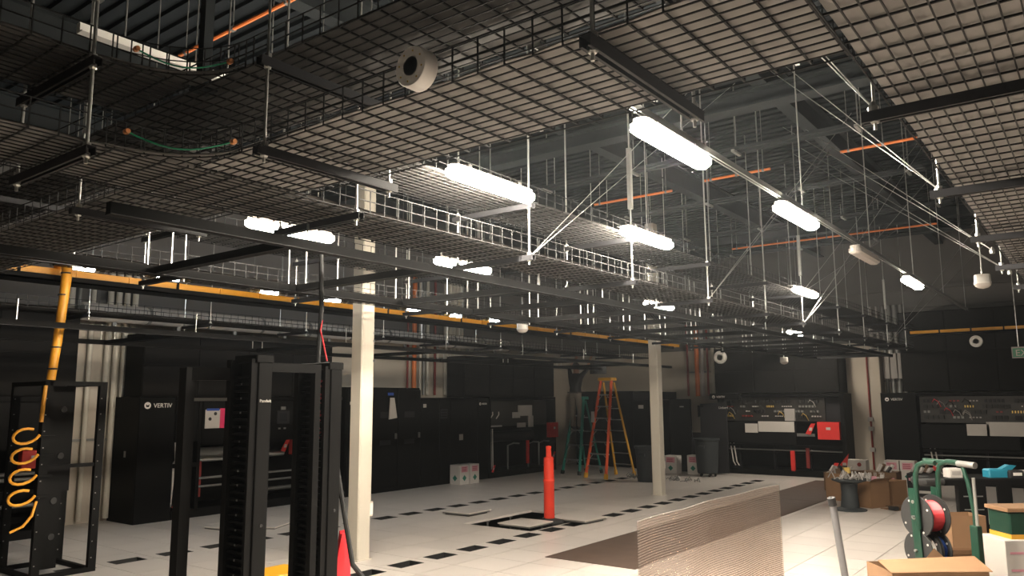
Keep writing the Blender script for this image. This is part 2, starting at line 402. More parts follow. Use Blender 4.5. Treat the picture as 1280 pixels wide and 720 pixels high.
# concave corner pieces where the trays meet
for z, lab in ((ZL, 'rounded corner piece joining the two lower mesh trays'), (ZU, 'rounded corner piece joining the two upper mesh trays')):
    t = thing('tray_corner', lab, 'cable tray', (TU0, RV0, z))
    rr = .42; arc = [(-rr + rr * math.sin(a), -rr + rr * math.cos(a)) for a in [math.pi / 2 * k / 8 for k in range(9)]]
    MB().prism([(-.01, -.01)] + [(x - .012, y - .012) for x, y in arc], .008, .014, 'xy').build('liner', 'linershade', t)
    for hh in (0, H_WALL / 2, H_WALL): MB().tube([(x, y, hh) for x, y in arc], .0032, 4).build('long_wire', 'wire', t)
    for x, y in arc: MB().tube([(x, y, H_WALL), (x, y, 0)], .0036, 4).build('post_wire', 'wire', t)
    for q in (.08, .16, .24): MB().tube([(-q, 0, -.003), (-q, -(rr - math.sqrt(max(0, rr * rr - (rr - q) ** 2))), -.003)], .0036, 4).tube([(0, -q, -.003), (-(rr - math.sqrt(max(0, rr * rr - (rr - q) ** 2))), -q, -.003)], .0036, 4).build('cross_wire', 'wire', t)

def lug_wire(lab, p, q):
    t = thing('bonding_jumper', lab, 'ground wire', p)
    d = Vector(q) - Vector(p)
    MB().tube([d * s + Vector((0, 0, -.06 * math.sin(math.pi * s))) for s in [k / 10 for k in range(11)]], .004, 6).build('wire', 'greenwire', t, smooth=True)
    for s in (0, 1):
        c = d * s
        MB().lathe([(.004, -.016), (.012, -.016), (.014, -.004), (.008, 0), (.014, .004), (.012, .016), (.004, .016)], 8, tuple(c), 'y').build('lug', 'copper', t, smooth=True)
lug_wire('green bonding wire with copper lugs across the lower tray corner', (1.68, RV0 - .02, ZL + .09), (TU0 - .02, 3.14, ZL + .05))
lug_wire('green bonding wire with copper lugs across the upper tray corner', (1.70, RV0 - .02, ZU + .09), (TU0 - .02, 3.20, ZU + .05))

# trapeze hangers: two rods, a strut below each tray level
def hanger(label, axis, a, b0, b1, levels, ztop=ZC, group=None, brace=None, thick=.0065, stiff=False):
    P = (lambda b_, h: (0, b_ - b0, h)) if axis == 'u' else (lambda b_, h: (b_ - b0, 0, h))
    t = thing('trapeze_hanger', label, 'hanger', (a, b0, 0) if axis == 'u' else (b0, a, 0), 0, group)
    low = min(levels)
    for b_ in (b0 - .045, b1 + .045):
        ro = MB().tube([P(b_, low - .10), P(b_, ztop)], thick, 8).build('rod', 'galv', t, smooth=True)
        for z in levels:
            x, y, h = P(b_, z)
            MB().lathe([(.014, -.075), (.018, -.07), (.018, -.052)], 6, (x, y, z)).build('nut', 'galv', ro)
            MB().lathe([(.018, -.026), (.018, -.006)], 6, (x, y, z)).build('nut', 'galv', ro)
    if stiff:
        x, y, h = P(b0 - .045, 0); MB().box(x - .02, x + .02, y - .02, y + .02, max(levels) + .25, max(levels) + .85).build('stiffener', 'galv', t)
    for z in levels:
        p, q = P(b0 - .09, z - .028), P(b1 + .09, z - .028)
        mb = MB()
        mb.obox(p, q, .041, .004)
        for s in (-1, 1):
            off = Vector((s * .0195, 0, -.02)) if axis == 'u' else Vector((0, s * .0195, -.02))
            mb.obox(Vector(p) + off, Vector(q) + off, .003, .041)
            off = Vector((s * .014, 0, -.039)) if axis == 'u' else Vector((0, s * .014, -.039))
            mb.obox(Vector(p) + off, Vector(q) + off, .010, .003)
        mb.build('strut', 'greydoor', t)
    return t
RU = [1.5, 3.05, 4.8, 6.45, 8.2, 10.05, 11.6, 13.5, 15.2, 17.1, 18.9]
for k, u in enumerate(RU):
    lv = (ZL - .012, ZU - .012)
    hanger('galvanised trapeze hanger on the long two-tier tray, %s from the camera' % ORD[k], 'u', u, RV0, RV1, lv, group='hangers of the long two-tier tray', thick=.008, stiff=(k % 3 == 0))
for k, v in enumerate((-.6, 1.18, 2.86, 4.62, 6.4)):
    hanger('trapeze hanger on the two-tier tray crossing overhead, %s from the right' % ORD[k], 'v', v, TU0, TU1,
           (ZU - .012,) if v < 0 else (ZL - .012, ZU - .012), group='hangers of the crossing tray')
for k, u in enumerate((1.7, 3.19, 4.66, 6.2, 7.7, 9.2, 10.7, 12.2, 13.7)):
    hanger('trapeze hanger under the top right mesh tray, %s from the camera' % ORD[k], 'u', u, -.06, .59, (ZL - .012,), group='hangers of the right tray')
for k, u in enumerate((3.6, 5.3, 7.0, 8.7, 10.4, 12.1, 13.8, 15.5, 17.2)):
    hanger('dim trapeze hanger seen through the black frame, %s from the camera' % ORD[k], 'u', u, 6.35, 6.95, (ZL - .012, ZU - .012), group='hangers of the dim middle tray')
for k, u in enumerate((4.6, 6.3, 8.0, 9.7, 11.4, 13.1, 14.8, 16.5, 18.2)):
    hanger('trapeze hanger carrying the tray below the yellow raceway, %s from the left' % ORD[k], 'u', u, 10.3, 10.9, (ZL + .008,), group='hangers along the left wall')

# black aisle frames: two long beams with cross beams
def aisle_frame(label, u0, u1, v0, v1, z, us, rodtop):
    t = thing('overhead_aisle_frame', label, 'frame', (u0, v0, z)); L, W = u1 - u0, v1 - v0
    for y, lip in ((0, -.006), (W, W + .055)):
        bm_ = MB().box(0, L, y, y + .05, .006, .062).build('long_beam', 'black', t)
        MB().box(0, L, y, y + .056, 0, .006).build('flange', 'black', bm_)
        MB().box(0, L, y - .007, y, 0, .004).build('edge_lip', 'greydoor', bm_)
    for u in us:
        c = MB().box(u - u0 - .025, u - u0 + .025, .05, W, .012, .062).build('cross_beam', 'black', t)
        MB().box(u - u0 - .027, u - u0 + .027, .05, W, .006, .012).build('flange', 'black', c)
        MB().box(u - u0 - .034, u - u0 - .027, .05, W, .006, .010).build('edge_lip', 'greydoor', c)
    for k, u in enumerate(us):
        for y in (.025, W + .025):
            for dx in (-.09, .09) if y > .1 else (.09,):
                MB().tube([(u - u0 + dx, y, .06), (u - u0 + dx, y, (rodtop if y > .1 else min(rodtop, 3.0)) - z)], .007, 6).build('rod', 'galv', t, smooth=True)
    return t
PU = [2.93, 4.16, 5.42, 6.5, 7.65, 8.8, 9.95, 11.1, 12.25, 13.4, 14.55, 15.7, 16.85, 18.0, 19.1]
aisle_frame('long black overhead frame with cross beams below the mesh trays', 1.8, 19.4, 3.86, 5.45, 2.83, PU, 3.9)
aisle_frame('distant black overhead frame crossing in front of the left cabinets', 1.6, 18.5, 8.9, 10.95, 2.70, [3.2, 5.2, 7.6, 9.8, 12.0, 14.2, 16.4], 2.98)

# lighting rails and lamps
def rail(label, v, z, u0_, u1_):
    t = thing('lighting_rail', label, 'rail', (u0_, v, z))
    mb = MB(); L = u1_ - u0_
    mb.box(0, L, -.02, .02, .036, .04).box(0, L, -.02, -.017, 0, .038).box(0, L, .017, .02, 0, .038).box(0, L, -.02, -.009, 0, .003).box(0, L, .009, .02, 0, .003)
    mb.build('channel', 'galvdull', t)
    for x in frange(1.6, L, 2.4): MB().tube([(x, 0, .03), (x, 0, ZC - z)], .006, 6).build('rod', 'galv', t)
rail('slim steel rail carrying the lamps that hang nearest the right tray', 1.97, 3.50, 2.75, 16.5)
def lamp(label, u, v, z=3.425, lens='litlens', L=.94, w=.125):
    t = thing('linear_lamp', label, 'lamp', (u, v, z), 0, 'linear lamps')
    def capsule(L, w, z0, z1, nseg=8):
        pl = []
        for k in range(nseg + 1): a = -math.pi / 2 + math.pi * k / nseg; pl.append((L / 2 - w / 2 + w / 2 * math.cos(a), w / 2 * math.sin(a)))
        for k in range(nseg + 1): a = math.pi / 2 + math.pi * k / nseg; pl.append((-L / 2 + w / 2 + w / 2 * math.cos(a), w / 2 * math.sin(a)))
        return MB().prism(pl, z0, z1, 'xy')
    ln = capsule(L, w, -.020, .012)
    n0 = len(ln.v) // 2                                  # domed underside
    inner = [(x - math.copysign(w * .18, x) * (abs(x) > 1e-6), y * .62, -.042) for x, y, z_ in ln.v[:n0]]
    o_ = len(ln.v); ln.v += inner
    ln.f.append(tuple(range(o_, o_ + n0))); ln.mi.append(0)
    for i in range(n0): ln.f.append((i, (i + 1) % n0, o_ + (i + 1) % n0, o_ + i)); ln.mi.append(0)
    ln.build('lens', lens, t)
    h = capsule(L * .96, w * .8, .012, .045).build('housing', 'offlens', t)
    for x in (-L * .3, L * .3):
        MB().box(x - .02, x + .02, -.03, .03, .045, .076).build('mounting_clip', 'galvdull', t)
        if 3 < v < 4: MB().box(x - .015, x + .015, .0, .16, .076, .082).build('tray_bracket', 'galvdull', t)
        if v > 5: MB().tube([(x, 0, .07), (x, 0, ZC - z)], .006, 6).build('rod', 'galv', t)
LU = [4.22, 6.58, 8.88, 11.45, 13.8, 16.1, 18.4]
rows = ((1.97, ('on the rail nearest the right tray'), ('litlens', 'litlens', 'offlens', 'dimlens')),
        (3.37, ('bracketed to the long two-tier tray'), ('litlens', 'litlens', None, 'dimlens')),
        (5.72, ('hung behind the black overhead frame'), ('midlens', 'midlens', None, 'dimlens', None, None, 'midlens')))  # last lamp of this row is added, unseen, to light the far wall
for v, where, st in rows:
    for k, s in enumerate(st):
        if s is None: continue
        lamp('%s linear lamp %s, %s from the camera' % ('unlit' if s == 'offlens' else 'bright' if k < 2 else 'small glowing', where, ORD[k]), LU[k] + (.0 if v < 5 else .05), v, lens=s)

# yellow fibre raceway along the left and on along the far wall, over a black pan
t = thing('fibre_raceway', 'yellow fibre raceway over a black pan running along the left side', 'raceway', (1.0, 9.45, 3.30))
MB().box(0, 18.8, .0, .34, -.02, 0).box(0, 18.8, 0, .012, -.02, .05).box(0, 18.8, .328, .34, -.02, .05).build('black_pan', 'black', t)
for k, x in enumerate(frange(0, 18.7, .62)):
    s = MB().box(x, x + .60, .02, .32, .055, .062).box(x, x + .60, .02, .028, .06, .125).box(x, x + .60, .312, .32, .06, .125).box(x, x + .60, .012, .03, .115, .128).build('yellow_channel', 'yellow', t)
    MB().box(x + .595, x + .625, .008, .33, .05, .132).build('coupler', 'black' if k % 3 == 0 else 'yellow', s)
t = thing('fibre_raceway', 'yellow fibre raceway high on the black far wall at right', 'raceway', (19.82, -2.0, 3.36))
MB().box(0, .3, 0, 5.6, -.03, 0).build('black_pan', 'black', t)
for k, y in enumerate(frange(0, 5.4, .62)):
    s = MB().box(.02, .3, y, y + .60, .0, .01).box(.02, .03, y, y + .60, 0, .07).box(.29, .3, y, y + .60, 0, .07).build('yellow_channel', 'yellow', t)
    MB().box(.012, .3, y + .595, y + .625, -.005, .078).build('coupler', 'black', s)
# silver fixtures above the left raceway, taken as lit; glow set to brighten the wall
for k, (u, z) in enumerate(((4.3, 3.56), (5.41, 3.57), (7.0, 3.55), (8.2, 3.55), (10.05, 3.56), (11.2, 3.54), (12.37, 3.53))):
    t = thing('tubular_fixture', 'silver tubular lamp glowing cool white above the yellow raceway, %s from the left' % ORD[k], 'lamp', (u, 9.9, z), 0, 'tubular fixtures above the raceway')
    MB().lathe([(.02, -.34), (.05, -.33), (.055, -.30), (.055, -.16)], 10, ax='x').lathe([(.055, .16), (.055, .30), (.05, .33), (.02, .34)], 10, ax='x').build('end_sleeve', 'alu', t, smooth=True)
    MB().lathe([(.048, -.16), (.048, .16)], 10, ax='x').build('glowing_tube', 'coollens', t, smooth=True)
    for x in (-.25, .25):
        MB().lathe([(.06, x - .03), (.06, x + .03)], 10, ax='x').build('collar', 'galvdull', t)
        MB().tube([(x, 0, .05), (x, 0, ZC - z)], .006, 6).build('rod', 'galvdull', t)

# yellow fibre drop to the open rack
t = thing('fibre_drop', 'thick yellow fibre bundle with black straps dropping into the open rack', 'cable bundle', (3.88, 9.3, 2.16))
pts = [(0.02, .26, 1.30), (.02, .12, 1.36), (0.02, .03, 1.33), (0.02, -.01, 1.22), (.0, -.02, .9), (-.03, -.02, .45), (-.06, 0, 0.0)]
MB().tube(pts, [.04, .045, .05, .055, .05, .048, .045], 10).build('bundle', 'yellowcable', t, smooth=True)
for k, s in enumerate((1.2, .95, .62, .36, .12)):
    xx = .02 - .085 * (1.36 - s) / 1.36
    MB().lathe([(.056, -.008), (.056, .008)], 12, (xx, -.012, s)).build('strap', 'rubber', t)

# roof rails, pipes and braces
for k, (u, va, vb, z) in enumerate(((4.6, 3.4, 8.0, 5.1), (7.2, 1.9, 7.6, 5.1), (9.6, 1.9, 7.6, 5.1), (12.0, 1.8, 7.6, 5.1), (14.4, 1.8, 7.6, 5.1), (16.8, 1.8, 7.6, 5.1))):
    t = thing('roof_rail', 'double steel rail hung high under the roof deck, %s from the camera' % ORD[k], 'rail', (u, va, z), 0, 'rails under the roof')
    for dx in (-.08, .08): MB().box(dx - .02, dx + .02, 0, vb - va, 0, .04).build('channel', 'beam', t)
    for y in frange(.2, vb - va, 1.5):
        MB().tube([(0, y, .02), (0, y, ZC - z)], .008, 6).build('rod', 'galvdull', t); MB().box(-.13, .13, y - .02, y + .02, -.03, 0).build('clamp', 'galv', t)
for lab, u, va, vb, z in (('short orange pipe under the roof deck beside the right tray', 10.14, 1.45, 2.45, 5.0), ('short orange pipe between the two bright lamps nearest the right tray', 10.3, 3.4, 4.35, 5.0), ('short orange pipe above the second bright lamp of the long tray', 10.5, 4.95, 6.3, 5.0), ('orange pipe at the top left between the hanger rods', 3.5, 4.75, 6.4, 5.0),
                          ('orange pipe far back under the roof deck', 15.5, 2.2, 6.0, 5.0)):
    t = thing('orange_pipe', lab, 'pipe', (u, va, z))
    MB().tube([(0, 0, 0), (0, vb - va, 0)], .018, 8).build('tube', 'orange', t, smooth=True)
    for y in (.1, (vb - va) / 2, vb - va - .1): MB().tube([(0, y, .01), (0, y, ZC - z)], .005, 5).lathe([(.026, -.015), (.026, .015)], 8, (0, y, 0), 'y').build('pipe_hanger', 'galvdull', t)
def brace(lab, p, ends):
    t = thing('sway_brace', lab, 'brace wire', p, 0, 'seismic brace wires')
    MB().lathe([(.004, -.03), (.018, -.025), (.02, 0), (.01, .02), (.004, .025)], 8).build('clamp', 'galv', t)
    for e in ends:
        d = Vector(e) - Vector(p); MB().tube([(0, 0, 0), d], .0034, 5).build('wire', 'galv', t)
brace('brace wires rising right from the upper tier beside the small glowing lamp', (11.6, 3.47, ZU - .02), ((13.75, 2.14, 6), (16.0, 2.9, 5.1)))
brace('brace wires rising right from the lower tier below the small glowing lamp', (11.6, 3.47, ZL - .06), ((13.83, 2.04, 6), (15.0, 2.0, 5.9)))
brace('pair of brace wires rising left from the second strut of the right tray', (4.66, .64, ZL - .03), ((8.6, 2.9, 6), (8.8, 3.1, 6)))
brace('pair of brace wires rising left from the first strut of the right tray', (3.19, .64, ZL - .02), ((7.6, 2.5, 6), (7.9, 2.4, 6)))
brace('long brace wires rising left from the third strut of the right tray', (6.9, .62, ZL - .03), ((11.4, 3.4, 6), (11.6, 3.6, 6)))
brace('long brace wires rising left from the fourth strut of the right tray', (8.2, .62, ZL - .03), ((12.8, 3.7, 6), (13.0, 3.9, 6)))
brace('brace wires crossing the first bright lamp of the long tray', (4.8, 3.47, ZL - .05), ((7.2, 2.4, 5.6), (8.6, 3.2, 5.6)))
brace('brace wires rising right by the third hanger of the long tray', (8.2, 3.47, ZL - .04), ((10.2, 2.3, 5.5), (11.5, 2.9, 5.5)))
brace('brace wires at the far end of the long tray', (17.1, 3.47, ZL - .05), ((18.4, 1.6, 5.2), (19.4, 2.0, 5.6)))

# things on the overhead structure
def drum_ring(lab, loc, rz, r, dep, tilt=0):
    t = thing('mounting_ring', lab, 'fixture', loc, rz)
    prof = [(r * .47, -dep), (r * .95, -dep), (r, -dep + .006), (r, 0), (r * .5, 0)]
    MB().lathe(prof + [(r * .47, -.002), (r * .47, -dep)], 32, ax='y').build('ring', 'white', t, smooth=True)
    bp = MB().lathe([(0.0001, -dep * .62), (r * .47, -dep * .62), (r * .47, 0), (.0001, 0)], 24, ax='y').build('back_plate', 'paper', t)
    MB().box(-r * .15, r * .15, -dep * .98, -dep * .9, -r * .62, -r * .36).build('latch', 'galvdull', t)
    for k in range(8):
        a = k * math.pi / 4 + .2
        MB().lathe([(.004, -dep - .0015), (.004, -dep + .002)], 6, (r * .74 * math.sin(a), 0, r * .74 * math.cos(a)), 'y').build('screw', 'gold', t)
    return t
o = drum_ring('round white mounting ring fixed to the side of the tray crossing overhead', (TU0 - .02, 1.93, 3.115), R(-90), .078, .065)
drum_ring('white round speaker high on the black far wall under the yellow raceway', (20.137, 2.28, 3.15), R(-90), .13, .05)
drum_ring('white ring hung beside the orange pipes at the far corner', (20.137, 8.25, 3.02), R(-90), .17, .08)
def dome(lab, loc, ztop, s=1.):
    t = thing('dome_sensor', lab, 'sensor', loc)
    MB().lathe([(.0001, .12 * s), (.09 * s, .12 * s), (.095 * s, .11 * s), (.095 * s, .03 * s), (.10 * s, .025 * s), (.10 * s, 0)], 20).build('body', 'white', t, smooth=True)
    MB().lathe([(.10 * s, 0), (.09 * s, -.025 * s), (.06 * s, -.05 * s), (.0001, -.065 * s)], 20).build('dome', 'offlens', t, smooth=True)
    MB().tube([(0, 0, .12 * s), (0, 0, ztop - loc[2])], .009, 8).build('stem', 'galv', t)
dome('white dome sensor hanging below the yellow raceway', (10.83, 8.0, 3.12), ZC)
dome('white pendant dome sensor hanging beside the right tray', (11.0, 1.12, 3.28), ZC, .95)
dome('small white dome sensor below the far end of the black frame', (18.0, 5.87, 2.74), ZC, .9)
# exit sign
t = thing('exit_sign', 'green exit sign hung at the right edge of the picture', 'sign', (18.0, 1.34, 2.66), R(-90))
MB().bbox(-.12, .30, 0, .04, 0, .22, .006).build('housing', 'paper', t)
MB().box(-.10, .28, -.004, 0, .02, .19).build('green_panel', 'exitgreen', t)
text('lettering', 'EXIT', .17, 'offwhite', t, (-.06, -.006, .045))
MB().tube([(.0, .02, .22), (.0, .02, ZC - 2.66)], .007, 6).build('rod', 'galv', t)
# white duct and dark post at the upper left
t = thing('white_channel', 'long white sheet-metal channel at the upper left behind the trays', 'duct', (1.75, 4.24, 3.88))
MB().box(0, 1.0, 0, .04, 0, .06).box(0, 1.0, -.03, 0, 0, .008).build('body', 'white', t)
for x in (.25, .9): MB().tube([(x, .02, .06), (x, .02, ZC - 3.88)], .006, 6).build('rod', 'galv', t)
t = thing('strut_post', 'dark vertical strut post beside the green bonding wire at the upper left', 'post', (2.06, 3.52, 3.46))
MB().box(-.025, .025, -.025, .025, .02, ZC - 3.46).build('post', 'beam', t); MB().box(-.05, .05, -.05, .05, .0, .02).build('foot', 'beam', t)
# messy cable on the overhead crossing near the wall tray
t = thing('black_cable', 'black cable with red ends falling from the overhead frame past the rack', 'cable', (3.72, 4.62, 0))
MB().tube([(.0, .0, 3.0), (.01, -.01, 2.6), (.0, 0, 2.2), (.02, -.1, 1.9), (.1, -.16, 1.3), (.2, -.2, .75), (.42, -.3, .45), (.46, -.34, .15), (.42, -.36, .01)], .018, 8).build('cable', 'rubber', t, smooth=True)
MB().tube([(.015, -.02, 2.5), (-.01, -.03, 2.42), (.02, -.02, 2.36), (.05, -.02, 2.26), (.06, -.03, 2.2)], .006, 6).build('red_lead', 'redtag', t, smooth=True)

# ================================================================== CABINET ROWS
def logo(parent, loc, s=1.):
    g = MB().lathe([(.0001, -.003), (.055 * s, -.003), (.055 * s, 0), (.0001, 0)], 20, (0, 0, 0), 'y').build('round_emblem', 'white', parent, loc)
    MB().prism([(-.03 * s, .02 * s), (0, .0), (.03 * s, .02 * s), (.022 * s, -.025 * s), (-.022 * s, -.025 * s)], -.005, -.003).build('emblem_mark', 'cabinet', g)
    text('lettering', 'VERTIV', .10 * s, 'white', parent, (loc[0] + .10 * s, loc[1] - .001, loc[2] - .035 * s))
def pipes(t, x0, x1, z, r=.05, key='galvdull', y=.35):
    MB().tube([(x0, y, z), (x1, y, z)], r, 10).build('pipe', key, t, smooth=True)
def open_unit(t, x0, x1, zb, zt, y1=.85):          # open cavity shell between x0 and x1
    MB().box(x0, x1, y1 - .02, y1, zb, zt).build('back_panel', 'cabinet', t)
def solid(t, name, x0, x1, z0, z1, y0=0., y1=.85, key='cabinet', c=.012):
    return MB().bbox(x0, x1, y0, y1, z0, z1, c).build(name, key, t)
def frame_bar(t, x0, x1, z0, z1, y0=.0, y1=.05): return MB().box(x0, x1, y0, y1, z0, z1).build('frame_bar', 'cabinet', t)
def red_box(t, x, z, w=.34, h=.32, y=.0):
    b_ = MB().bbox(x, x + w, y, y + .14, z, z + h, .008).build('red_control_box', 'red', t)
    MB().box(x + w * .4, x + w * .6, y - .003, y, z + h * .55, z + h * .7).build('white_label', 'offwhite', b_)
def red_tag(t, x, z, s=.16, y=-.01):
    g = MB().prism([(x, z), (x + s * .5, z - .1 * s), (x + s, z + s), (x + s * .6, z + s)], y - .004, y).build('red_tag', 'red', t)
    MB().prism([(x + s * .35, z + s * .3), (x + s * .65, z + s * .3), (x + s * .7, z + s * .6), (x + s * .45, z + s * .6)], y - .006, y - .004).build('tag_label', 'offwhite', g)

VF = 12.42
# L0: unit behind the open rack on the far left
t = thing('cooling_unit', 'black cooling unit with red boxes glimpsed behind the open rack', 'cooling unit', (2.2, VF, 0))
open_unit(t, 0, 3.2, .1, 2.0); frame_bar(t, 0, 3.2, 1.93, 2.0, 0, .85); frame_bar(t, 0, 3.2, .0, .12, 0, .85); frame_bar(t, 3.1, 3.2, .1, 1.95, 0, .85); frame_bar(t, 0, 3.2, .62, .68)
frame_bar(t, 1.5, 1.6, .1, 1.95)
solid(t, 'upper_panel', 0, 3.1, 1.25, 1.93, .0, .3)
red_box(t, 1.75, .95, .42, .28); red_box(t, 2.6, .98, .3, .26)
for z in (.45, .82, .9): pipes(t, 0, 3.1, z, .03, 'galvdull', .2)
# L1: unit with the emblem panel, pink sign and display
t = thing('cooling_unit', 'black cooling unit with emblem, pink sign and display behind the cable managers', 'cooling unit', (6.46, VF, 0))
solid(t, 'end_panel', 0, .62, 0, 2.0); logo(t, (.13, -.003, 1.86), 1.)
MB().box(-.003, 0, .35, .41, 1.03, 1.13).build('switch_plate', 'paper', t)
open_unit(t, .62, 4.2, .0, 2.0); frame_bar(t, .62, 4.2, 1.94, 2.0, 0, .85); frame_bar(t, .62, 4.2, 0, .14, 0, .85)
d = solid(t, 'door', .63, 1.04, 1.25, 1.94, 0, .04)
MB().tube([(.72, -.02, 1.62), (.80, -.05, 1.66), (.86, -.05, 1.64), (.84, -.03, 1.55), (.76, -.02, 1.52)], .014, 6).build('handle', 'galv', d, smooth=True)
MB().box(.74, .90, -.004, 0, 1.36, 1.46).build('white_label', 'offwhite', d)
frame_bar(t, 1.04, 1.1, .1, 1.95, 0, .2); frame_bar(t, .62, 1.04, .83, .9); frame_bar(t, 2.32, 2.42, .1, 1.95, 0, .2); frame_bar(t, 3.4, 3.5, .1, 1.95, 0, .2)
for k, x in enumerate((.70, .78, .86)):
    MB().tube([(x + .06 * k * .4, .1, 1.25), (x + .02, .1, .95), (x, .12, .9), (x + .02 * k, .12, .55), (x - .02 + .05 * k, .12, .2)], .018, 6).build('white_hose', 'offwhite', t, smooth=True)
red_tag(t, .63, .2, .22)
MB().box(.86, 1.0, .1, .16, .2, .32).build('valve_box', 'galvdull', t)
p = solid(t, 'upper_panel', 1.12, 2.30, 1.18, 1.94, .02, .1)
MB().box(1.17, 1.45, .012, .02, 1.46, 1.78).build('white_sign', 'offwhite', p); MB().box(1.45, 1.72, .012, .02, 1.46, 1.80).build('pink_sign', 'pink', p)
MB().box(1.19, 1.43, .010, .012, 1.76, 1.80).build('blue_strip', 'blue', p)
for x, z in ((1.26, 1.62), (1.36, 1.71)): MB().lathe([(.0001, .008), (.03, .008), (.03, .012)], 10, (x, 0, z), 'y').build('printed_dot', 'rubber', p)
pipes(t, 1.12, 2.3, 1.04, .09, 'galvdull', .3); pipes(t, 1.12, 2.3, .93, .05, 'galv', .25)
for z in (.62, .48): pipes(t, 1.1, 4.1, z, .02, 'galvdull', .15)
p = solid(t, 'control_panel', 2.45, 3.05, 1.2, 1.94, .0, .08)
MB().box(2.62, 2.90, -.012, 0, 1.50, 1.74).build('display_bezel', 'greydoor', p); MB().box(2.68, 2.84, -.015, -.012, 1.55, 1.70).build('display_screen', 'screen', p)
MB().box(2.70, 2.80, -.02, 0, 1.76, 1.82).build('bracket', 'galvdull', p)
for x in (2.66, 2.78): MB().box(x, x + .05, -.006, 0, 1.40, 1.43).build('button', 'galvdull', p)
red_box(t, 3.0, .92, .42, .36, -.02); red_tag(t, 2.72, 1.0, .2)
solid(t, 'upper_panel', 3.06, 4.2, 1.2, 1.94, .1, .2)
pipes(t, 2.44, 3.0, .95, .06, 'galv', .3); pipes(t, 2.44, 4.1, .3, .04, 'galvdull', .3)
MB().box(1.2, 1.26, .2, .26, .3, .9).build('red_pipe', 'redpipe', t); MB().box(2.0, 2.06, .2, .26, .2, .8).build('red_pipe', 'redpipe', t)
# L2: tall two-door power cabinet
t = thing('power_cabinet', 'tall black two-door cabinet with a paper hung on it, behind the near column', 'cabinet', (10.75, VF - .02, 0))
solid(t, 'body', 0, 2.16, 0, 2.2, .03)
for k, x in enumerate((.02, .74, 1.46)):
    d = MB().bbox(x, x + .70, 0, .03, .12, 2.16, .006).build('door', 'blackmetal', t)
    MB().box(x + .18, x + .50, -.006, 0, 1.55, 1.68).build('louvre', 'greydoor', d); MB().box(x + .18, x + .50, -.006, 0, .98, 1.08).build('louvre', 'greydoor', d)
    MB().box(x + .62, x + .66, -.03, 0, 1.1, 1.22).build('handle', 'galvdull', d)
g = MB().prism([(1.14, 1.52), (1.38, 1.55), (1.29, 1.98), (1.17, 1.98)], -.05, -.03).build('hanging_paper', 'offwhite', t)
MB().box(1.13, 1.3, -.012, -.008, 2.03, 2.09).build('blue_label', 'blue', t)
MB().box(.08, .2, -.012, 0, 1.84, 1.9).build('white_label', 'offwhite', t)
# L3
t = thing('cooling_unit', 'plain black cooling unit with small white labels left of the white boxes', 'cooling unit', (12.93, VF, 0))
solid(t, 'body', 0, 2.45, 0, 1.98, .02)
for x0, x1 in ((.01, .62), (.63, 1.02), (1.03, 2.0), (2.01, 2.44)): MB().bbox(x0, x1, 0, .02, .1, 1.95, .005).build('front_panel', 'cabinet', t)
MB().box(.08, .18, -.004, 0, 1.76, 1.84).build('white_label', 'offwhite', t)
v_ = MB().box(.66, .90, -.004, 0, 1.5, 1.72).build('vent_grille', 'greydoor', t)
for z in (1.54, 1.60, 1.66): MB().box(.68, .88, -.008, -.004, z, z + .02).build('slat', 'black', v_)
MB().box(1.32, 1.46, -.004, 0, .98, 1.12).build('switch_plate', 'paper', t); logo(t, (2.10, -.003, 1.83), .62)
# L4
t = thing('cooling_unit', 'opened black cooling unit with grey parts and a red box, right of the white boxes', 'cooling unit', (15.40, VF, 0))
open_unit(t, 0, 2.95, 0, 2.0); frame_bar(t, 0, 2.95, 1.93, 2.0, 0, .85); frame_bar(t, 0, 2.95, 0, .14, 0, .85); frame_bar(t, 0, .06, .1, 1.95, 0, .85); frame_bar(t, 2.88, 2.95, .1, 1.95, 0, .85)
solid(t, 'component_board', .1, 2.8, 1.25, 1.92, .2, .25, 'pcb')
for x0, x1, z0, z1 in ((1.2, 1.5, 1.45, 1.6), (1.45, 2.05, 1.5, 1.78), (1.9, 2.1, 1.2, 1.5), (1.4, 1.75, 1.2, 1.32)): MB().box(x0, x1, .16, .2, z0, z1).build('grey_module', 'paper', t)
for x in (.25, .5): MB().tube([(x, .18, 1.45), (x + .08, .16, 1.55), (x + .1, .18, 1.62)], .015, 6).build('lead', 'offwhite', t)
MB().box(.15, .7, .15, .2, 1.24, 1.28).build('label_strip', 'paper', t)
pipes(t, .3, 2.3, .98, .14, 'greydoor', .4)
for x in (.1, .17, .24): MB().tube([(x, .1, 1.2), (x + .02, .1, .2)], .014, 6).build('white_hose', 'offwhite', t)
red_box(t, 2.62, .9, .38, .4, -.05); red_tag(t, .06, .15, .16); red_tag(t, 2.7, .3, .2)
for x in (1.0, 1.9, 2.4): MB().tube([(x, .2, .15), (x, .2, .75), (x + .25, .2, .8), (x + .5, .2, .78)], .02, 6).build('pipe', 'galvdull', t)
MB().box(1.75, 1.82, .1, .16, .25, .85).build('red_pipe', 'red', t)

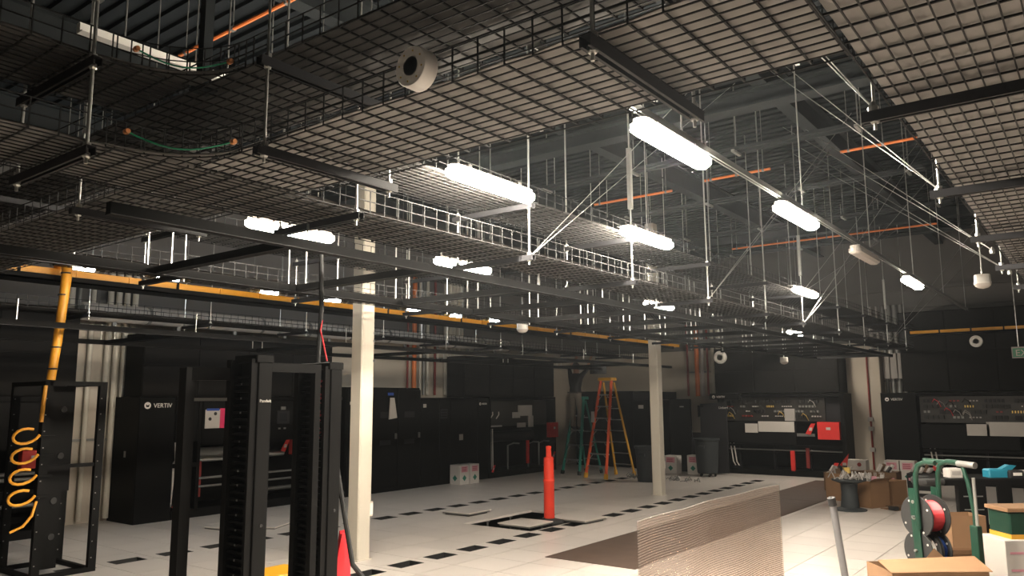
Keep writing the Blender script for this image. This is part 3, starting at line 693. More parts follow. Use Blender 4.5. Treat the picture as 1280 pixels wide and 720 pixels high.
def plenum(lab, u0_, u1_, v0_, v1_, z0, z1, seams='u'):
    t = thing('plenum_box', lab, 'plenum', (u0_, v0_, z0))
    L, W = u1_ - u0_, v1_ - v0_
    MB().bbox(0, L, 0, W, 0, z1 - z0, .01).build('box', 'plenum', t)
    n_ = max(2, int((L if seams == 'u' else W) / .95)); h = z1 - z0
    for k in range(n_):
        for zz, zh in ((.02, h * .5 - .02), (h * .5 + .01, h - .02)):
            if seams == 'u': MB().bbox(L * k / n_ + .012, L * (k + 1) / n_ - .012, -.012, 0, zz, zh, .004).build('panel', 'plenum', t)
            else: MB().bbox(-.012, 0, W * k / n_ + .012, W * (k + 1) / n_ - .012, zz, zh, .004).build('panel', 'plenum', t)
plenum('black plenum box on the unit at the far left edge', 2.2, 5.5, VF + .1, 13.05, 2.004, 3.3)
plenum('black plenum box above the cooling unit with the pink sign', 6.5, 10.4, VF + .05, 13.05, 2.004, 3.04)
plenum('black plenum box above the opened cooling unit with grey parts', 14.5, 18.35, VF + .05, 13.05, 2.004, 3.0)
plenum('black plenum wall above the far open unit between the conduits and the pilaster', 20.15, X1 - .01, 5.26, 8.45, 2.06, 3.25, 'v')
plenum('wide black plenum wall above the far right unit with the exit sign', 20.15, X1 - .01, -4.9, 3.85, 2.06, 3.9, 'v')

# far wall units face -X: local x -> world -Y
def component_wall(t, x0, x1, z0, z1, seed, y=.12):
    rnd = random.Random(seed)
    bd = MB().box(x0, x1, y, y + .03, z0, z1).build('component_board', 'pcb', t)
    rows_ = [('gold', .022, .05), ('paper', .035, .03), ('redpipe', .045, .035), ('greydoor', .05, .07), ('offwhite', .025, .02), ('greydoor', .12, .10), ('galvdull', .05, .05), ('rubber', .08, .08)]
    for r_ in range(4):
        x = x0 + .08
        zc = z1 - .10 - r_ * (z1 - z0 - .15) / 3.6
        while x < x1 - .15:
            key, w, h = rnd.choice(rows_)
            for _ in range(rnd.randint(2, 5)):
                if x > x1 - .12: break
                MB().box(x, x + w, y - .05, y, zc - h / 2, zc + h / 2).build('relay', key, bd); x += w + .03
            x += rnd.uniform(.05, .22)
    for k in range(9):
        x = rnd.uniform(x0 + .1, x1 - .3); z = rnd.uniform(z0 + .1, z1 - .1)
        MB().tube([(x, y - .03, z), (x + .06, y - .08, z + .08), (x + .14, y - .08, z + .02), (x + .18, y - .03, z - .1)], .008, 5).build('wire_loop', rnd.choice(['gold', 'copperred', 'rubber', 'paper']), bd)
    return bd
def far_unit(lab, v_left, w, panel, seed, papers):
    t = thing('cooling_unit', lab, 'cooling unit', (20.02, v_left, 0), R(-90))
    open_unit(t, 0, w, 0, 2.02, 1.0); frame_bar(t, 0, w, 1.96, 2.03, 0, 1.0); frame_bar(t, 0, w, 0, .14, 0, 1.0); frame_bar(t, w - .1, w, .1, 1.97, 0, 1.)
    frame_bar(t, 0, .05, .1, 1.97, 0, 1.)
    if panel: solid(t, 'end_panel', 0, .76, 0, 2.03, -.01, .9); logo(t, (.14, -.014, 1.88), .8)
    x0 = .8 if panel else .12
    component_wall(t, x0, min(w - .15, x0 + 2.6), 1.35, 1.94, seed)
    solid(t, 'tilted_panel', x0, x0 + 1.9, .78, 1.32, .02, .06, 'blackmetal')
    for a, b_, c, d_ in papers: MB().box(a, b_, .0, .018, c, d_).build('paper_sheet', 'offwhite', t)
    frame_bar(t, x0, w, .70, .76, .05, .1); frame_bar(t, x0, w, .52, .55, .3, .34)
    for x in frange(x0 + .3, w, .9): MB().box(x, x + .05, .3, .36, .14, .72).build('leg_strut', 'greydoor', t)
    pipes(t, x0, w - .1, .62, .02, 'galvdull', .2)
    for x in (x0 + .15, x0 + .24): MB().tube([(x, .1, .78), (x + .06, .1, .3), (x + .12, .1, .2)], .016, 6).build('white_hose', 'offwhite', t)
    return t
t = far_unit('black far-wall unit with open component board, between the leaning panel and the pilaster', 8.35, 3.2, False, 3, ((.72, 1.05, 1.05, 1.28), (1.07, 1.98, 1.08, 1.34)))
red_box(t, 2.55, .92, .52, .42, -.04); red_tag(t, 2.25, 1.05, .25); red_tag(t, 2.75, .12, .25)
MB().box(2.55, 3.05, .2, .5, 1.34, 1.92).build('duct_box', 'greydoor', t); MB().box(1.95, 2.45, .05, .1, .98, 1.05).build('label_strip', 'galvdull', t)
MB().box(1.85, 1.95, .0, .06, .12, .62).build('red_pipe', 'red', t); MB().box(2.2, 2.28, .1, .16, .2, .7).build('red_pipe', 'redpipe', t)
MB().box(1.75, 2.0, .02, .1, 1.36, 1.66).build('grey_module', 'paper', t)
t = far_unit('black far-wall unit with emblem and lit component board at the right edge', 4.32, 4.6, True, 8, ((1.72, 2.15, 1.08, 1.33), (2.10, 3.35, 1.08, 1.38), (3.4, 3.75, .98, 1.2), (3.65, 4.2, .98, 1.22)))
MB().box(2.85, 3.0, .0, .06, .2, .72).build('red_pipe', 'red', t); red_tag(t, .95, .3, .22)

# far corner cabinets
t = thing('power_cabinet', 'wide black cabinet behind the orange stepladder in the far corner', 'cabinet', (20.1, 12.9, 0), R(-90))
solid(t, 'body', 0, 2.0, 0, 2.16, .02, 1.0)
for x in (.02, .68, 1.34): MB().bbox(x, x + .64, 0, .02, .1, 2.12, .005).build('door', 'blackmetal', t)
t = thing('power_cabinet', 'black cabinet with a white label left of the far column', 'cabinet', (19.9, 10.85, 0), R(-90))
solid(t, 'body', 0, .95, 0, 1.9, .02, 1.0); MB().bbox(.02, .93, 0, .02, .1, 1.87, .005).build('door', 'blackmetal', t)
MB().box(.2, .36, -.004, 0, 1.66, 1.76).build('white_label', 'offwhite', t)
MB().box(.0, .95, .1, .9, 1.904, 2.12).build('grey_top_box', 'greydoor', t)
t = thing('loose_panel', 'black loose door panel standing right of the far column', 'panel', (19.75, 9.62, 0), R(-90))
MB().bbox(0, .62, 0, .05, 0, 1.92, .01).build('panel', 'blackmetal', t); MB().box(.30, .42, -.004, 0, 1.70, 1.73).build('small_lettering', 'paper', t)
t = thing('loose_panel', 'short black panel leaning beside the refrigerant boxes', 'panel', (19.6, 9.0, 0), R(-90))
o = MB().prism([(0, 0), (.62, 0), (.50, 1.05), (.02, 1.05)], 0, .05).build('panel', 'greydoor', t); o.rotation_euler = (R(-8), 0, 0)
t = thing('loose_panel', 'dark unit door leaning in front of the far component board behind the grey bin', 'panel', (19.45, 8.62, 0), R(-90))
o = MB().bbox(.0, .74, 0, .05, 0, 1.82, .008).build('panel', 'greydoor', t); o.rotation_euler = (R(-10), R(-4), 0)
q = text('small_lettering', 'Liebert', .09, 'offwhite', t, (.42, .26, 1.66)); q.rotation_euler = (R(80), 0, 0)
MB().box(-.18, -.02, .30, .42, 1.45, 1.75).build('wall_bracket', 'cabinet', t)
t = thing('emblem_hood', 'black hood with round emblem on top of the far unit, above the leaning door', 'panel', (19.85, 8.5, 1.90), R(-90))
MB().bbox(0, .8, 0, .168, 0, .16, .008).build('panel', 'cabinet', t); logo(t, (.12, -.003, .07), .75)

# conduits on the walls
def conduits(lab, axis, base, offs, z0, z1, keys, rs):
    t = thing('wall_conduits', lab, 'conduit', base)
    for o_, k, r_ in zip(offs, keys, rs):
        p = (o_, 0) if axis == 'u' else (0, o_)
        MB().tube([(p[0], p[1], z0), (p[0], p[1], z1)], r_, 10).build('conduit', k, t, smooth=True)
    a, b_ = min(offs) - .05, max(offs) + .05
    for z in (z0 + (z1 - z0) * .3, z0 + (z1 - z0) * .75):
        if axis == 'u': MB().box(a, b_, .0, .03, z, z + .04).build('strut', 'galvdull', t)
        else: MB().box(0, .03, a, b_, z, z + .04).build('strut', 'galvdull', t)
conduits('row of cream, orange, grey and red conduits on the left wall behind the near column', 'u', (13.3, 13.22, 0), (0, .22, .42, .55, .68, .95, 1.35, 1.5, 1.65, 1.8, 1.93), 2.05, 5.0,
         ('redpipe', 'orange', 'column', 'galvdull', 'column', 'redpipe', 'column', 'column', 'column', 'column', 'column'), (.025, .055, .04, .035, .04, .03, .06, .06, .06, .06, .06))
conduits('group of tall cream conduits on the wall left of the emblem unit', 'u', (5.65, 13.22, 0), (0, .12, .34, .62, .76, .90, 1.04), 0.05, 4.2,
         ('column', 'galvdull', 'column', 'column', 'column', 'column', 'column'), (.05, .03, .04, .05, .05, .05, .05))
conduits('orange and red pipes on the far wall right of the far column', 'v', (21.12, 8.72, 0), (0, .18, .34, .50, .66, .95), 2.0, 4.2,
         ('column', 'column', 'redpipe', 'offwhite', 'orange', 'redpipe'), (.07, .05, .03, .05, .065, .03))
conduits('grey conduits on the far wall right of the pilaster', 'v', (21.12, 3.95, 0), (0, .14, .28, .42, .56, .70), 1.5, 4.2,
         ('galvdull', 'galvdull', 'galvdull', 'galvdull', 'paper', 'paper'), (.06, .06, .06, .04, .03, .03))
t = thing('junction_trunking', 'grey trunking boxes over the conduits right of the pilaster', 'trunking', (20.92, 3.9, 2.38))
for k in range(3): MB().bbox(0, .12, .02 + .17 * k, .17 + .17 * k, 0, .62, .008).build('box', 'paper', t)
t = thing('wall_pilaster', 'pale grey pilaster with a dark red pipe between the two far units', 'pilaster', (20.75, 4.45, 0))
MB().bbox(0, .44, 0, .78, 0, 3.05, .01).build('pilaster', 'wall', t)
MB().tube([(-.03, .28, .1), (-.03, .28, 3.05)], .022, 8).build('red_pipe', 'redpipe', t, smooth=True)
for z in (.62, 1.12, 1.35): MB().bbox(-.07, 0, .22, .34, z, z + .10, .006).build('outlet_box', 'paper', t)

# ================================================================== RACKS AND CABLE MANAGERS (left foreground)
t = thing('open_rack', 'open black four-post rack with yellow coils at the left edge', 'rack', (3.83, 9.45, 0))
for x, y in ((0, 0), (.60, 0), (0, .85), (.60, .85)):
    p = MB().box(x, x + .085, y, y + .06, 0, 2.15).build('post', 'blackmetal', t)
    for z in frange(.15, 2.1, .18): MB().box(x + .018, x + .032, y - .002, y, z, z + .012).build('rail_hole', 'galvdull', p)
for y in (0, .85):
    for z in (0, 2.10): MB().box(.05, .60, y, y + .05, z, z + .05).build('cross_rail', 'blackmetal', t)
for x in (0, .60):
    for z in (0, 2.10): MB().box(x, x + .05, .05, .85, z, z + .05).build('side_rail', 'blackmetal', t)
MB().box(.03, .64, .02, .06, 1.18, 1.22).build('cross_rail', 'blackmetal', t)
p = MB().box(.10, .46, .30, .34, .9, 2.10).box(.14, .38, .30, .34, .05, .9).build('equipment_panel', 'blackmetal', t)
for z in (1.83, 1.30, .80, .40): MB().lathe([(.0001, .285), (.035, .285), (.04, .30)], 12, (.34 if z > .9 else .30, 0, z), 'y').build('knockout', 'rubber', p)
for k, z in enumerate((1.55, 1.34, 1.12, .90)):
    x, y = -.17, -.06
    g = MB().tube([(x + .135 * math.cos(a), y - .05 * math.sin(a), z + .10 * math.sin(a) + .035 * (a - 3) / 3) for a in [1.25 + q * .40 for q in range(13)]], .015, 8).build('yellow_coil', 'yellowcable', t, smooth=True)
    MB().box(x + .12, x + .30, y + .02, y + .05, z - .02, z + .0).build('coil_bracket', 'blackmetal', t)
MB().tube([(-.02, -.05, .85), (-.06, -.06, .70), (-.14, -.06, .6), (-.26, -.05, .55)], .014, 8).build('yellow_tail', 'yellowcable', t, smooth=True)
MB().tube([(.0, -.01, 2.1), (-.02, -.03, 1.9), (-.03, -.04, 1.7)], .022, 8).build('yellow_feed', 'yellowcable', t, smooth=True)
t = thing('vertical_manager', 'dark vertical cable duct at the very left edge, in front of the open rack', 'cable manager', (3.02, 9.2, 0))
MB().box(0, .28, 0, .3, 0, 1.25).build('channel', 'black', t); MB().box(.02, .08, -.02, 0, 0, 1.22).build('ridge', 'blackmetal', t); MB().box(.18, .24, -.02, 0, 0, 1.22).build('ridge', 'blackmetal', t)
MB().box(-.05, .22, .05, .3, 1.25, 2.12).build('upper_panel', 'black', t)

def manager(lab, loc, wu, wv, h, redcables=False, brand=False):
    t = thing('vertical_cable_manager', lab, 'cable manager', loc)
    MB().bbox(.012, wu, .012, wv, 0, h, .006).build('channel', 'black', t)
    MB().bbox(.0, wu, -.008, .012, .0, h - .02, .004).build('door', 'blackmetal', t)
    MB().bbox(-.02, wu + .01, -.012, wv + .01, h - .02, h + .03, .006).build('top_cap', 'blackmetal', t)
    fm = MB().box(-.035, .012, .03, wv - .02, 0, .014).mesh('finger', 'blackmetal')
    sm = MB().box(-.039, -.035, wv * .5, wv * .5 + .012, .0, .012).mesh('finger_tip', 'galvdull')
    n_ = int((h - .1) / .0445)
    for k in range(n_):
        fo = inst('finger', fm, t, (0, 0, .05 + k * .0445))
        if k % 2 == 0: inst('finger_tip', sm, fo, (0, 0, 0))
    MB().box(-.045, .012, .004, .03, 0, h).build('edge_rail', 'blackmetal', t)
    MB().box(-.06, .012, wv - .02, wv + .03, 0, h).build('edge_rail', 'blackmetal', t)
    for z in (.62, 1.15): MB().lathe([(.011, -.014), (.011, -.008)], 10, (wu * .55, 0, z), 'y').build('door_bolt', 'rubber', t)
    if redcables:
        for k in range(7): MB().tube([(-.03, .06 + .02 * (k % 2), h - .1 - k * .06), (-.07, .05, h - .12 - k * .06), (-.03, .07, h - .14 - k * .06)], .008, 5).build('red_cable', 'redtag', t)
    if brand: text('lettering', 'Panduit', .028, 'offwhite', t, (.012, -.0095, h - .27))
    return t
manager('black finger-duct cable manager with a maker name near its top', (2.95, 4.24, 0), .10, .22, 2.17, brand=True)
manager('black finger-duct cable manager with red cables near its top, beside the column', (3.66, 4.40, 0), .10, .30, 2.15, redcables=True)
t = thing('rack_frame', 'open black relay rack left of the finger-duct cable managers', 'rack', (2.72, 4.60, 0))
MB().box(-.04, .03, 0, .08, 0, 2.12).build('post', 'blackmetal', t)
MB().box(.18, .22, -.16, -.12, 0, 2.12).build('post', 'blackmetal', t)
o = MB().obox((.0, .03, 2.08), (.2, -.14, 2.08), .05, .08).build('top_beam', 'blackmetal', t)
MB().obox((.0, .03, 1.92), (.2, -.14, 1.92), .02, .02).build('brace_bar', 'galvdull', t)
for z in frange(.1, 2.05, .09): MB().box(-.034, -.03, .018, .032, z, z + .012).build('rail_hole', 'galvdull', t)
t = thing('rack_frame', 'open black relay rack standing between the two cable managers', 'rack', (3.08, 4.42, 0))
MB().box(.0, .05, .0, .05, 0, 2.1).build('post', 'blackmetal', t); MB().box(.46, .51, .0, .05, 0, 2.1).build('post', 'blackmetal', t)
MB().box(.0, .51, .0, .05, 2.1, 2.16).build('top_beam', 'blackmetal', t); MB().box(.05, .46, .01, .04, 0, .05).build('base_beam', 'blackmetal', t)
t = thing('red_tag_bundle', 'red plastic tags hanging on the black cable by the cable manager', 'tag', (3.875, 4.52, .5))
MB().prism([(0, .48), (.05, .48), (.10, .30), (.11, -.05), (.05, -.1), (.03, .0), (-.03, .05), (-.05, .1)], -.012, 0).build('tag', 'redtag', t)
MB().prism([(0, .46), (.05, .46), (.0, .1), (-.06, -.02), (-.09, .02)], -.03, -.02).build('tag', 'redtag', t)
for z in (.08, .14): MB().box(-.04, .02, -.033, -.03, z, z + .03).build('printed_mark', 'rubber', t)
t = thing('step_stool', 'yellow plastic step stool between the cable managers', 'stool', (4.95, 6.74, 0))
MB().bbox(-.30, .30, -.22, .22, .20, .25, .02).build('top', 'yellow', t)
for x in (-.26, .18):
    for y in (-.18, .12): MB().box(x, x + .08, y, y + .06, 0, .2).build('leg', 'yellow', t)
for k, (u, v) in enumerate(((7.0, 10.6), (7.5, 10.2))):
    t = thing('spare_floor_tile', ('upper', 'lower')[k] + ' grey floor tile laid loose on the floor left of the near column', 'floor tile', (u, v, 0), R(8 + 20 * k))
    MB().box(0, .6, 0, .6, .02, .035).build('top', 'tile', t); MB().box(.02, .58, .02, .58, 0, .02).build('steel_pan', 'galvdull', t)

# ================================================================== FLOOR THINGS
# hardboard sheets
for k, (a, b_) in enumerate(((8.15, 10.55), (10.56, 12.98), (12.99, 15.4), (15.41, 17.85), (17.86, 19.3))):
    o = MB().box(0, b_ - a, 0, 1.24, 0, .006).build('hardboard_sheet', 'brown', None, (a, 4.46, .001), R(.4 * (-1) ** k) * .3)
    tag(o, 'brown hardboard sheet laid on the floor, %s from the camera' % ORD[k], 'board', 'hardboard sheets on the floor')
# lifted tiles by the open hole
def lifted_tile(lab, u, v, rz, z=.0):
    t = thing('lifted_floor_tile', lab, 'floor tile', (u, v, z), R(rz), 'lifted floor tiles')
    MB().box(0, .61, 0, .61, .045, .06).build('top', 'tile', t); MB().box(.02, .59, .02, .59, .02, .045).build('steel_pan', 'galvdull', t)
    MB().box(.05, .56, .05, .56, 0, .02).build('underside', 'blackmetal', t)
lifted_tile('lifted floor tile lying behind the open floor hole', 10.15, 8.62, 2)
lifted_tile('lifted floor tile lying in front of the open floor hole', 9.65, 7.02, 0)
lifted_tile('lifted floor tile lying right of the orange post', 10.55, 6.62, -4)
t = thing('delineator_post', 'bright orange-red delineator post on a black rubber base', 'post', (10.42, 7.20, .0))
MB().lathe([(.235, 0), (.24, .015), (.22, .045), (.10, .06), (.09, .075)], 8).build('base', 'rubber', t)
MB().lathe([(.085, .06), (.085, .62), (.092, .63), (.092, .66), (.083, .67), (.08, .98), (.08, 1.0), (.045, 1.02), (.042, 1.14), (.045, 1.15), (.045, 1.18), (.0001, 1.19)], 16).build('tube', 'orangered', t, smooth=True)
# ladders
def stepladder(name, lab, base, rz, h, wb, spread, rail_key, rear_key, cap_key, step_key, ns):
    t = thing(name, lab, 'ladder', base, R(rz))
    wt = wb * .52
    P = lambda s, f: Vector((s * (wb / 2 + (wt / 2 - wb / 2) * f), 0 + (spread * .42) * f, h * f))
    Q = lambda s, f: Vector((s * (wb / 2 * .92 + (wt / 2 - wb / 2 * .92) * f), spread - (spread * .5) * f, h * .97 * f))
    for s in (-1, 1):
        r_ = MB().obox(P(s, .02), P(s, 1), .03, .075, (0, 1, 0)).build('front_rail', rail_key, t)
        MB().obox(P(s, 0), P(s, .05), .05, .10, (0, 1, 0)).build('foot', cap_key if cap_key != 'teal' else 'rubber', r_)
        r_ = MB().obox(Q(s, .02), Q(s, 1), .03, .05, (0, 1, 0)).build('rear_rail', rear_key, t)
        MB().obox(Q(s, 0), Q(s, .05), .05, .08, (0, 1, 0)).build('foot', cap_key if cap_key != 'teal' else 'rubber', r_)
    for k in range(1, ns + 1):
        f = k / (ns + 1) * .96
        a, b_ = P(-1, f), P(1, f)
        st = MB().box(a.x, b_.x, a.y - .01, a.y + .08, a.z - .015, a.z + .015).build('step', step_key, t)
        for s in (-1, 1):
            p = P(s, f); MB().obox((p.x - s * .01, p.y, p.z - .12), (p.x - s * .11, p.y, p.z - .015), .012, .012).build('step_brace', 'alu', st)
        a, b_ = Q(-1, f), Q(1, f); MB().box(a.x, b_.x, a.y - .012, a.y + .012, a.z - .012, a.z + .012).build('rear_brace', step_key, t)
    MB().bbox(-wt / 2 - .05, wt / 2 + .05, spread * .42 - .08, spread * .42 + .16, h - .03, h + .05, .02).build('top_cap', cap_key, t)
    return t
# orange ladder faces the camera side
t = stepladder('stepladder', 'tall orange and yellow fibreglass stepladder near the far corner', (16.85, 10.25, 0), -100, 2.42, .66, 1.15, 'fibre', 'ladyellow', 'ladyellow', 'alu', 7)
MB().box(-.30, -.20, .22, .235, 1.35, 1.62).build('instruction_label', 'offwhite', t)
t = stepladder('stepladder', 'small dark green stepladder under the worker', (17.35, 11.30, 0), -100, 1.95, .60, .9, 'teal', 'teal', 'teal', 'alu', 4)
# worker on the green ladder, seen from behind
def person(base, rz):
    t = thing('person', 'person in black shirt and khaki trousers standing on the green stepladder, arms raised', 'person', base, R(rz))
    V = dict(pel=(0, 0, .95), wa=(0, .0, 1.08), ch=(0, .02, 1.33), nk=(0, .03, 1.48), hd=(0, .05, 1.60), ht=(0, .05, 1.74),
             ls=(-.17, .02, 1.40), le=(-.29, .12, 1.62), lw=(-.20, .24, 1.84), rs=(.17, .02, 1.40), re=(.31, .12, 1.58), rw=(.28, .26, 1.80),
             lh=(-.09, 0, .90), lk=(-.11, .03, .50), la=(-.11, -.02, .09), lt=(-.12, .14, .03), rh=(.09, 0, .90), rk=(.10, .05, .52), ra=(.10, .0, .09), rt=(.12, .15, .03))
    rad = dict(pel=.145, wa=.135, ch=.155, nk=.06, hd=.095, ht=.08, ls=.075, le=.05, lw=.035, rs=.075, re=.05, rw=.035, lh=.10, lk=.075, la=.06, lt=.045, rh=.10, rk=.075, ra=.06, rt=.045)
    E_ = [('pel', 'wa'), ('wa', 'ch'), ('ch', 'nk'), ('nk', 'hd'), ('hd', 'ht'), ('ch', 'ls'), ('ls', 'le'), ('le', 'lw'), ('ch', 'rs'), ('rs', 're'), ('re', 'rw'),
          ('pel', 'lh'), ('lh', 'lk'), ('lk', 'la'), ('la', 'lt'), ('pel', 'rh'), ('rh', 'rk'), ('rk', 'ra'), ('ra', 'rt')]
    for sd, w in (('l', 'lw'), ('r', 'rw')):
        wx, wy, wz = V[w]
        V[sd + 'pm'] = (wx, wy + .05, wz + .06); rad[sd + 'pm'] = .028; E_.append((w, sd + 'pm'))
        for k, (dx, ln) in enumerate(((-.03, .07), (-.01, .085), (.01, .08), (.028, .065))):
            a, b_ = '%sf%da' % (sd, k), '%sf%db' % (sd, k)
            V[a] = (wx + dx, wy + .07, wz + .10); V[b_] = (wx + dx * 1.15, wy + .10, wz + .10 + ln * .6); rad[a] = rad[b_] = .009; E_ += [(sd + 'pm', a), (a, b_)]
        s = 1 if sd == 'l' else -1
        V[sd + 'th'] = (wx + s * .05, wy + .07, wz + .08); rad[sd + 'th'] = .011; E_.append((sd + 'pm', sd + 'th'))
    ks = list(V); idx = {k: i for i, k in enumerate(ks)}
    me = bpy.data.meshes.new('body'); me.from_pydata([V[k] for k in ks], [(idx[a], idx[b_]) for a, b_ in E_], [])
    o = bpy.data.objects.new('body', me); col.objects.link(o)
    md = o.modifiers.new('skin', 'SKIN'); md.use_smooth_shade = True
    for k in ks:
        d_ = me.skin_vertices[0].data[idx[k]]; d_.radius = (rad[k], rad[k]); d_.use_root = (k == 'pel')
    sb = o.modifiers.new('sub', 'SUBSURF'); sb.levels = 2; sb.render_levels = 2
    dg = bpy.context.evaluated_depsgraph_get(); me2 = bpy.data.meshes.new_from_object(o.evaluated_get(dg))
    bpy.data.objects.remove(o)
    for k in ('skin', 'shirt', 'khaki', 'shoe'): me2.materials.append(M[k])
    for p in me2.polygons:
        c = p.center
        p.use_smooth = True
        if c.z < .09: p.material_index = 3
        elif c.z < .97 : p.material_index = 2
        elif c.z < 1.49 or (abs(c.x) > .14 and c.z < 1.66): p.material_index = 1
        else: p.material_index = 0
    inst('body', me2, t)
    MB().lathe([(.0001, .115), (.06, .10), (.095, .05), (.10, 0), (.09, -.05), (.06, -.08), (.0001, -.09)], 14, (0, .035, 1.67)).build('hair', 'hair', t, smooth=True)
    for s in (-1, 1): MB().lathe([(.0001, -.02), (.02, -.012), (.022, .012), (.0001, .02)], 8, (s * .1, .06, 1.63), 'x').build('ear', 'skin', t, smooth=True)
    MB().prism([(-.02, 1.60), (.02, 1.60), (.006, 1.66), (-.006, 1.66)], .14, .172).build('nose', 'skin', t)
    MB().box(-.17, .17, -.13, .16, .965, .995).build('belt', 'shoe', t)
person((17.60, 11.27, 1.125), -95)
t = thing('wall_screen', 'small dark blue box beside the worker, under the ceiling tray', 'box', (18.6, 11.1, 2.62), R(-35))
MB().bbox(-.2, .2, 0, .25, 0, .32, .01).build('box', 'screen', t); MB().tube([(0, .12, .32), (0, .12, .9)], .01, 6).build('rod', 'galvdull', t)

# bins
def bin_(lab, loc, h, r0_, r1_, dolly):
    t = thing('rubbish_bin', lab, 'bin', loc)
    z0 = .10 if dolly else 0
    MB().lathe([(.0001, z0), (r0_, z0), (r1_ * .98, z0 + h * .93), (r1_ * 1.06, z0 + h * .94), (r1_ * 1.06, z0 + h), (r1_ * .97, z0 + h), (r0_ * .95, z0 + .03), (.0001, z0 + .03)], 24).build('tub', 'cangrey', t, smooth=True)
    for s in (-1, 1): MB().bbox(s * r1_ * 1.05 - .03, s * r1_ * 1.05 + .03, -.08, .08, z0 + h * .72, z0 + h * .80, .01).build('handle', 'cangrey', t)
    if dolly:
        MB().lathe([(r0_ * .9, .075), (r0_ * .95, .08), (r0_ * .95, .1)], 20).build('dolly', 'rubber', t)
        for k in range(5): a = k * 2 * math.pi / 5; MB().lathe([(.035, -.015), (.035, .015)], 12, (r0_ * .75 * math.cos(a), r0_ * .75 * math.sin(a), .037), 'y').build('caster', 'rubber', t)
bin_('dark grey round bin standing left of the far column', (16.95, 8.85, 0), .82, .26, .31, False)
bin_('dark grey round bin on wheels in front of the leaning unit door', (18.85, 8.2, 0), .84, .25, .31, True)
for k, (u, v, rz) in enumerate(((17.6, 9.5, 20), (17.5, 8.3, 60))):
    t = thing('cable_scrap', ('small heap of cable scrap behind the orange stepladder', 'small heap of cable scrap right of the far column')[k], 'scrap', (u, v, 0), R(rz))
    rnd = random.Random(k); mb = MB()
    for q in range(26):
        a = rnd.uniform(0, 6.3); x, y = rnd.uniform(-.42, .42), rnd.uniform(-.2, .2); l = rnd.uniform(.06, .16)
        mb.tube([(x, y, .01), (x + l * math.cos(a) * .5, y + l * math.sin(a) * .5, rnd.uniform(.02, .1)), (x + l * math.cos(a), y + l * math.sin(a), .012)], .010, 5)
    tag(mb.build('offcuts', 'galvdull', t), kind='stuff')

# refrigerant boxes
def white_box(lab, loc, rz, w, d_, h, kind=0):
    t = thing('refrigerant_box', lab, 'box', loc, R(rz), 'white refrigerant boxes')
    MB().bbox(0, w, 0, d_, 0, h, .004).build('carton', 'offwhite', t)
    c = .07
    MB().prism([(w / 2, h * .32 - c), (w / 2 + c, h * .32), (w / 2, h * .32 + c), (w / 2 - c, h * .32)], -.003, 0).build('green_diamond', 'dgreen', t)
    MB().box(w * .15, w * .85, -.003, 0, h * .62, h * .92).build('pink_print', 'pinkprint', t)
    for z in (.68, .76, .84): MB().box(w * .22, w * .7, -.005, -.003, h * z, h * z + .012).build('printed_line', 'redpipe', t)
    o = MB().prism([(d_ / 2, h * .32 - c), (d_ / 2 + c, h * .32), (d_ / 2, h * .32 + c), (d_ / 2 - c, h * .32)], -.003, 0, 'yz').build('green_diamond', 'dgreen', t)
white_box('white refrigerant box against the left cabinets, left one of the pair', (13.86, 12.05, 0), 0, .31, .31, .44)
white_box('white refrigerant box against the left cabinets, right one of the pair', (14.20, 12.02, 0), 0, .31, .31, .44)
white_box('white refrigerant box just right of the far column base', (19.0, 9.45, 0), -90, .34, .31, .46)
white_box('white refrigerant box between the far column and the wheeled bin', (19.15, 8.88, 0), -90, .31, .31, .48)
white_box('left of two white boxes at the foot of the right emblem unit', (19.65, 4.27, 0), -90, .31, .31, .50)
white_box('right of two white boxes at the foot of the right emblem unit', (19.65, 3.94, 0), -90, .31, .31, .50)
t = thing('white_carton', 'white carton with a dark dot on top of the rubbish by the pilaster', 'box', (18.9, 4.9, 0), R(-90))
MB().bbox(0, .42, 0, .3, 0, .54, .004).build('carton', 'offwhite', t); MB().lathe([(.0001, -.004), (.045, -.004), (.045, 0)], 14, (.28, 0, .44), 'y').build('printed_dot', 'redpipe', t)

# cartons and rubbish near the hardboard
def carton(lab, loc, rz, w, d_, h, flaps=True, fill=None, name='cardboard_box'):
    t = thing(name, lab, 'box', loc, R(rz), 'cardboard boxes')
    e = .006
    MB().box(0, w, 0, e, 0, h).box(0, w, d_ - e, d_, 0, h).box(0, e, 0, d_, 0, h).box(w - e, w, 0, d_, 0, h).box(0, w, 0, d_, 0, e).build('carton', 'card', t)
    if flaps:
        MB().add([(0, 0, h), (w, 0, h), (w, -.10, h + .05), (0, -.10, h + .05)], [(0, 1, 2, 3)]).add([(0, 0, h + .005), (w, 0, h + .005), (w, -.10, h + .055), (0, -.10, h + .055)], [(3, 2, 1, 0)]).build('flap', 'card', t)
        MB().add([(w, 0, h), (w, d_, h), (w + .11, d_, h + .03), (w + .11, 0, h + .03)], [(0, 1, 2, 3)]).add([(w, 0, h + .005), (w, d_, h + .005), (w + .11, d_, h + .035), (w + .11, 0, h + .035)], [(3, 2, 1, 0)]).build('flap', 'carddark', t)
    if fill:
        rnd = random.Random(int(loc[0] * 10)); 
        for q in range(12):
            x, y = rnd.uniform(.03, w - .12), rnd.uniform(.03, d_ - .12); s = rnd.uniform(.05, .12)
            MB().obox((x, y, h - .06), (x + rnd.uniform(.0, .1), y + rnd.uniform(0, .1), h + rnd.uniform(.02, .12)), s, s * .4).build('packing_scrap', rnd.choice(fill), t)
    return t
carton('brown cardboard box nearest the grey cone beside the hardboard', (14.95, 3.50, 0), -25, .50, .42, .46, True, ('paper', 'offwhite', 'pinkprint', 'rubber'))
carton('square brown cardboard box in front of the printed rubbish cartons', (15.55, 3.28, 0), -20, .48, .42, .42, False)
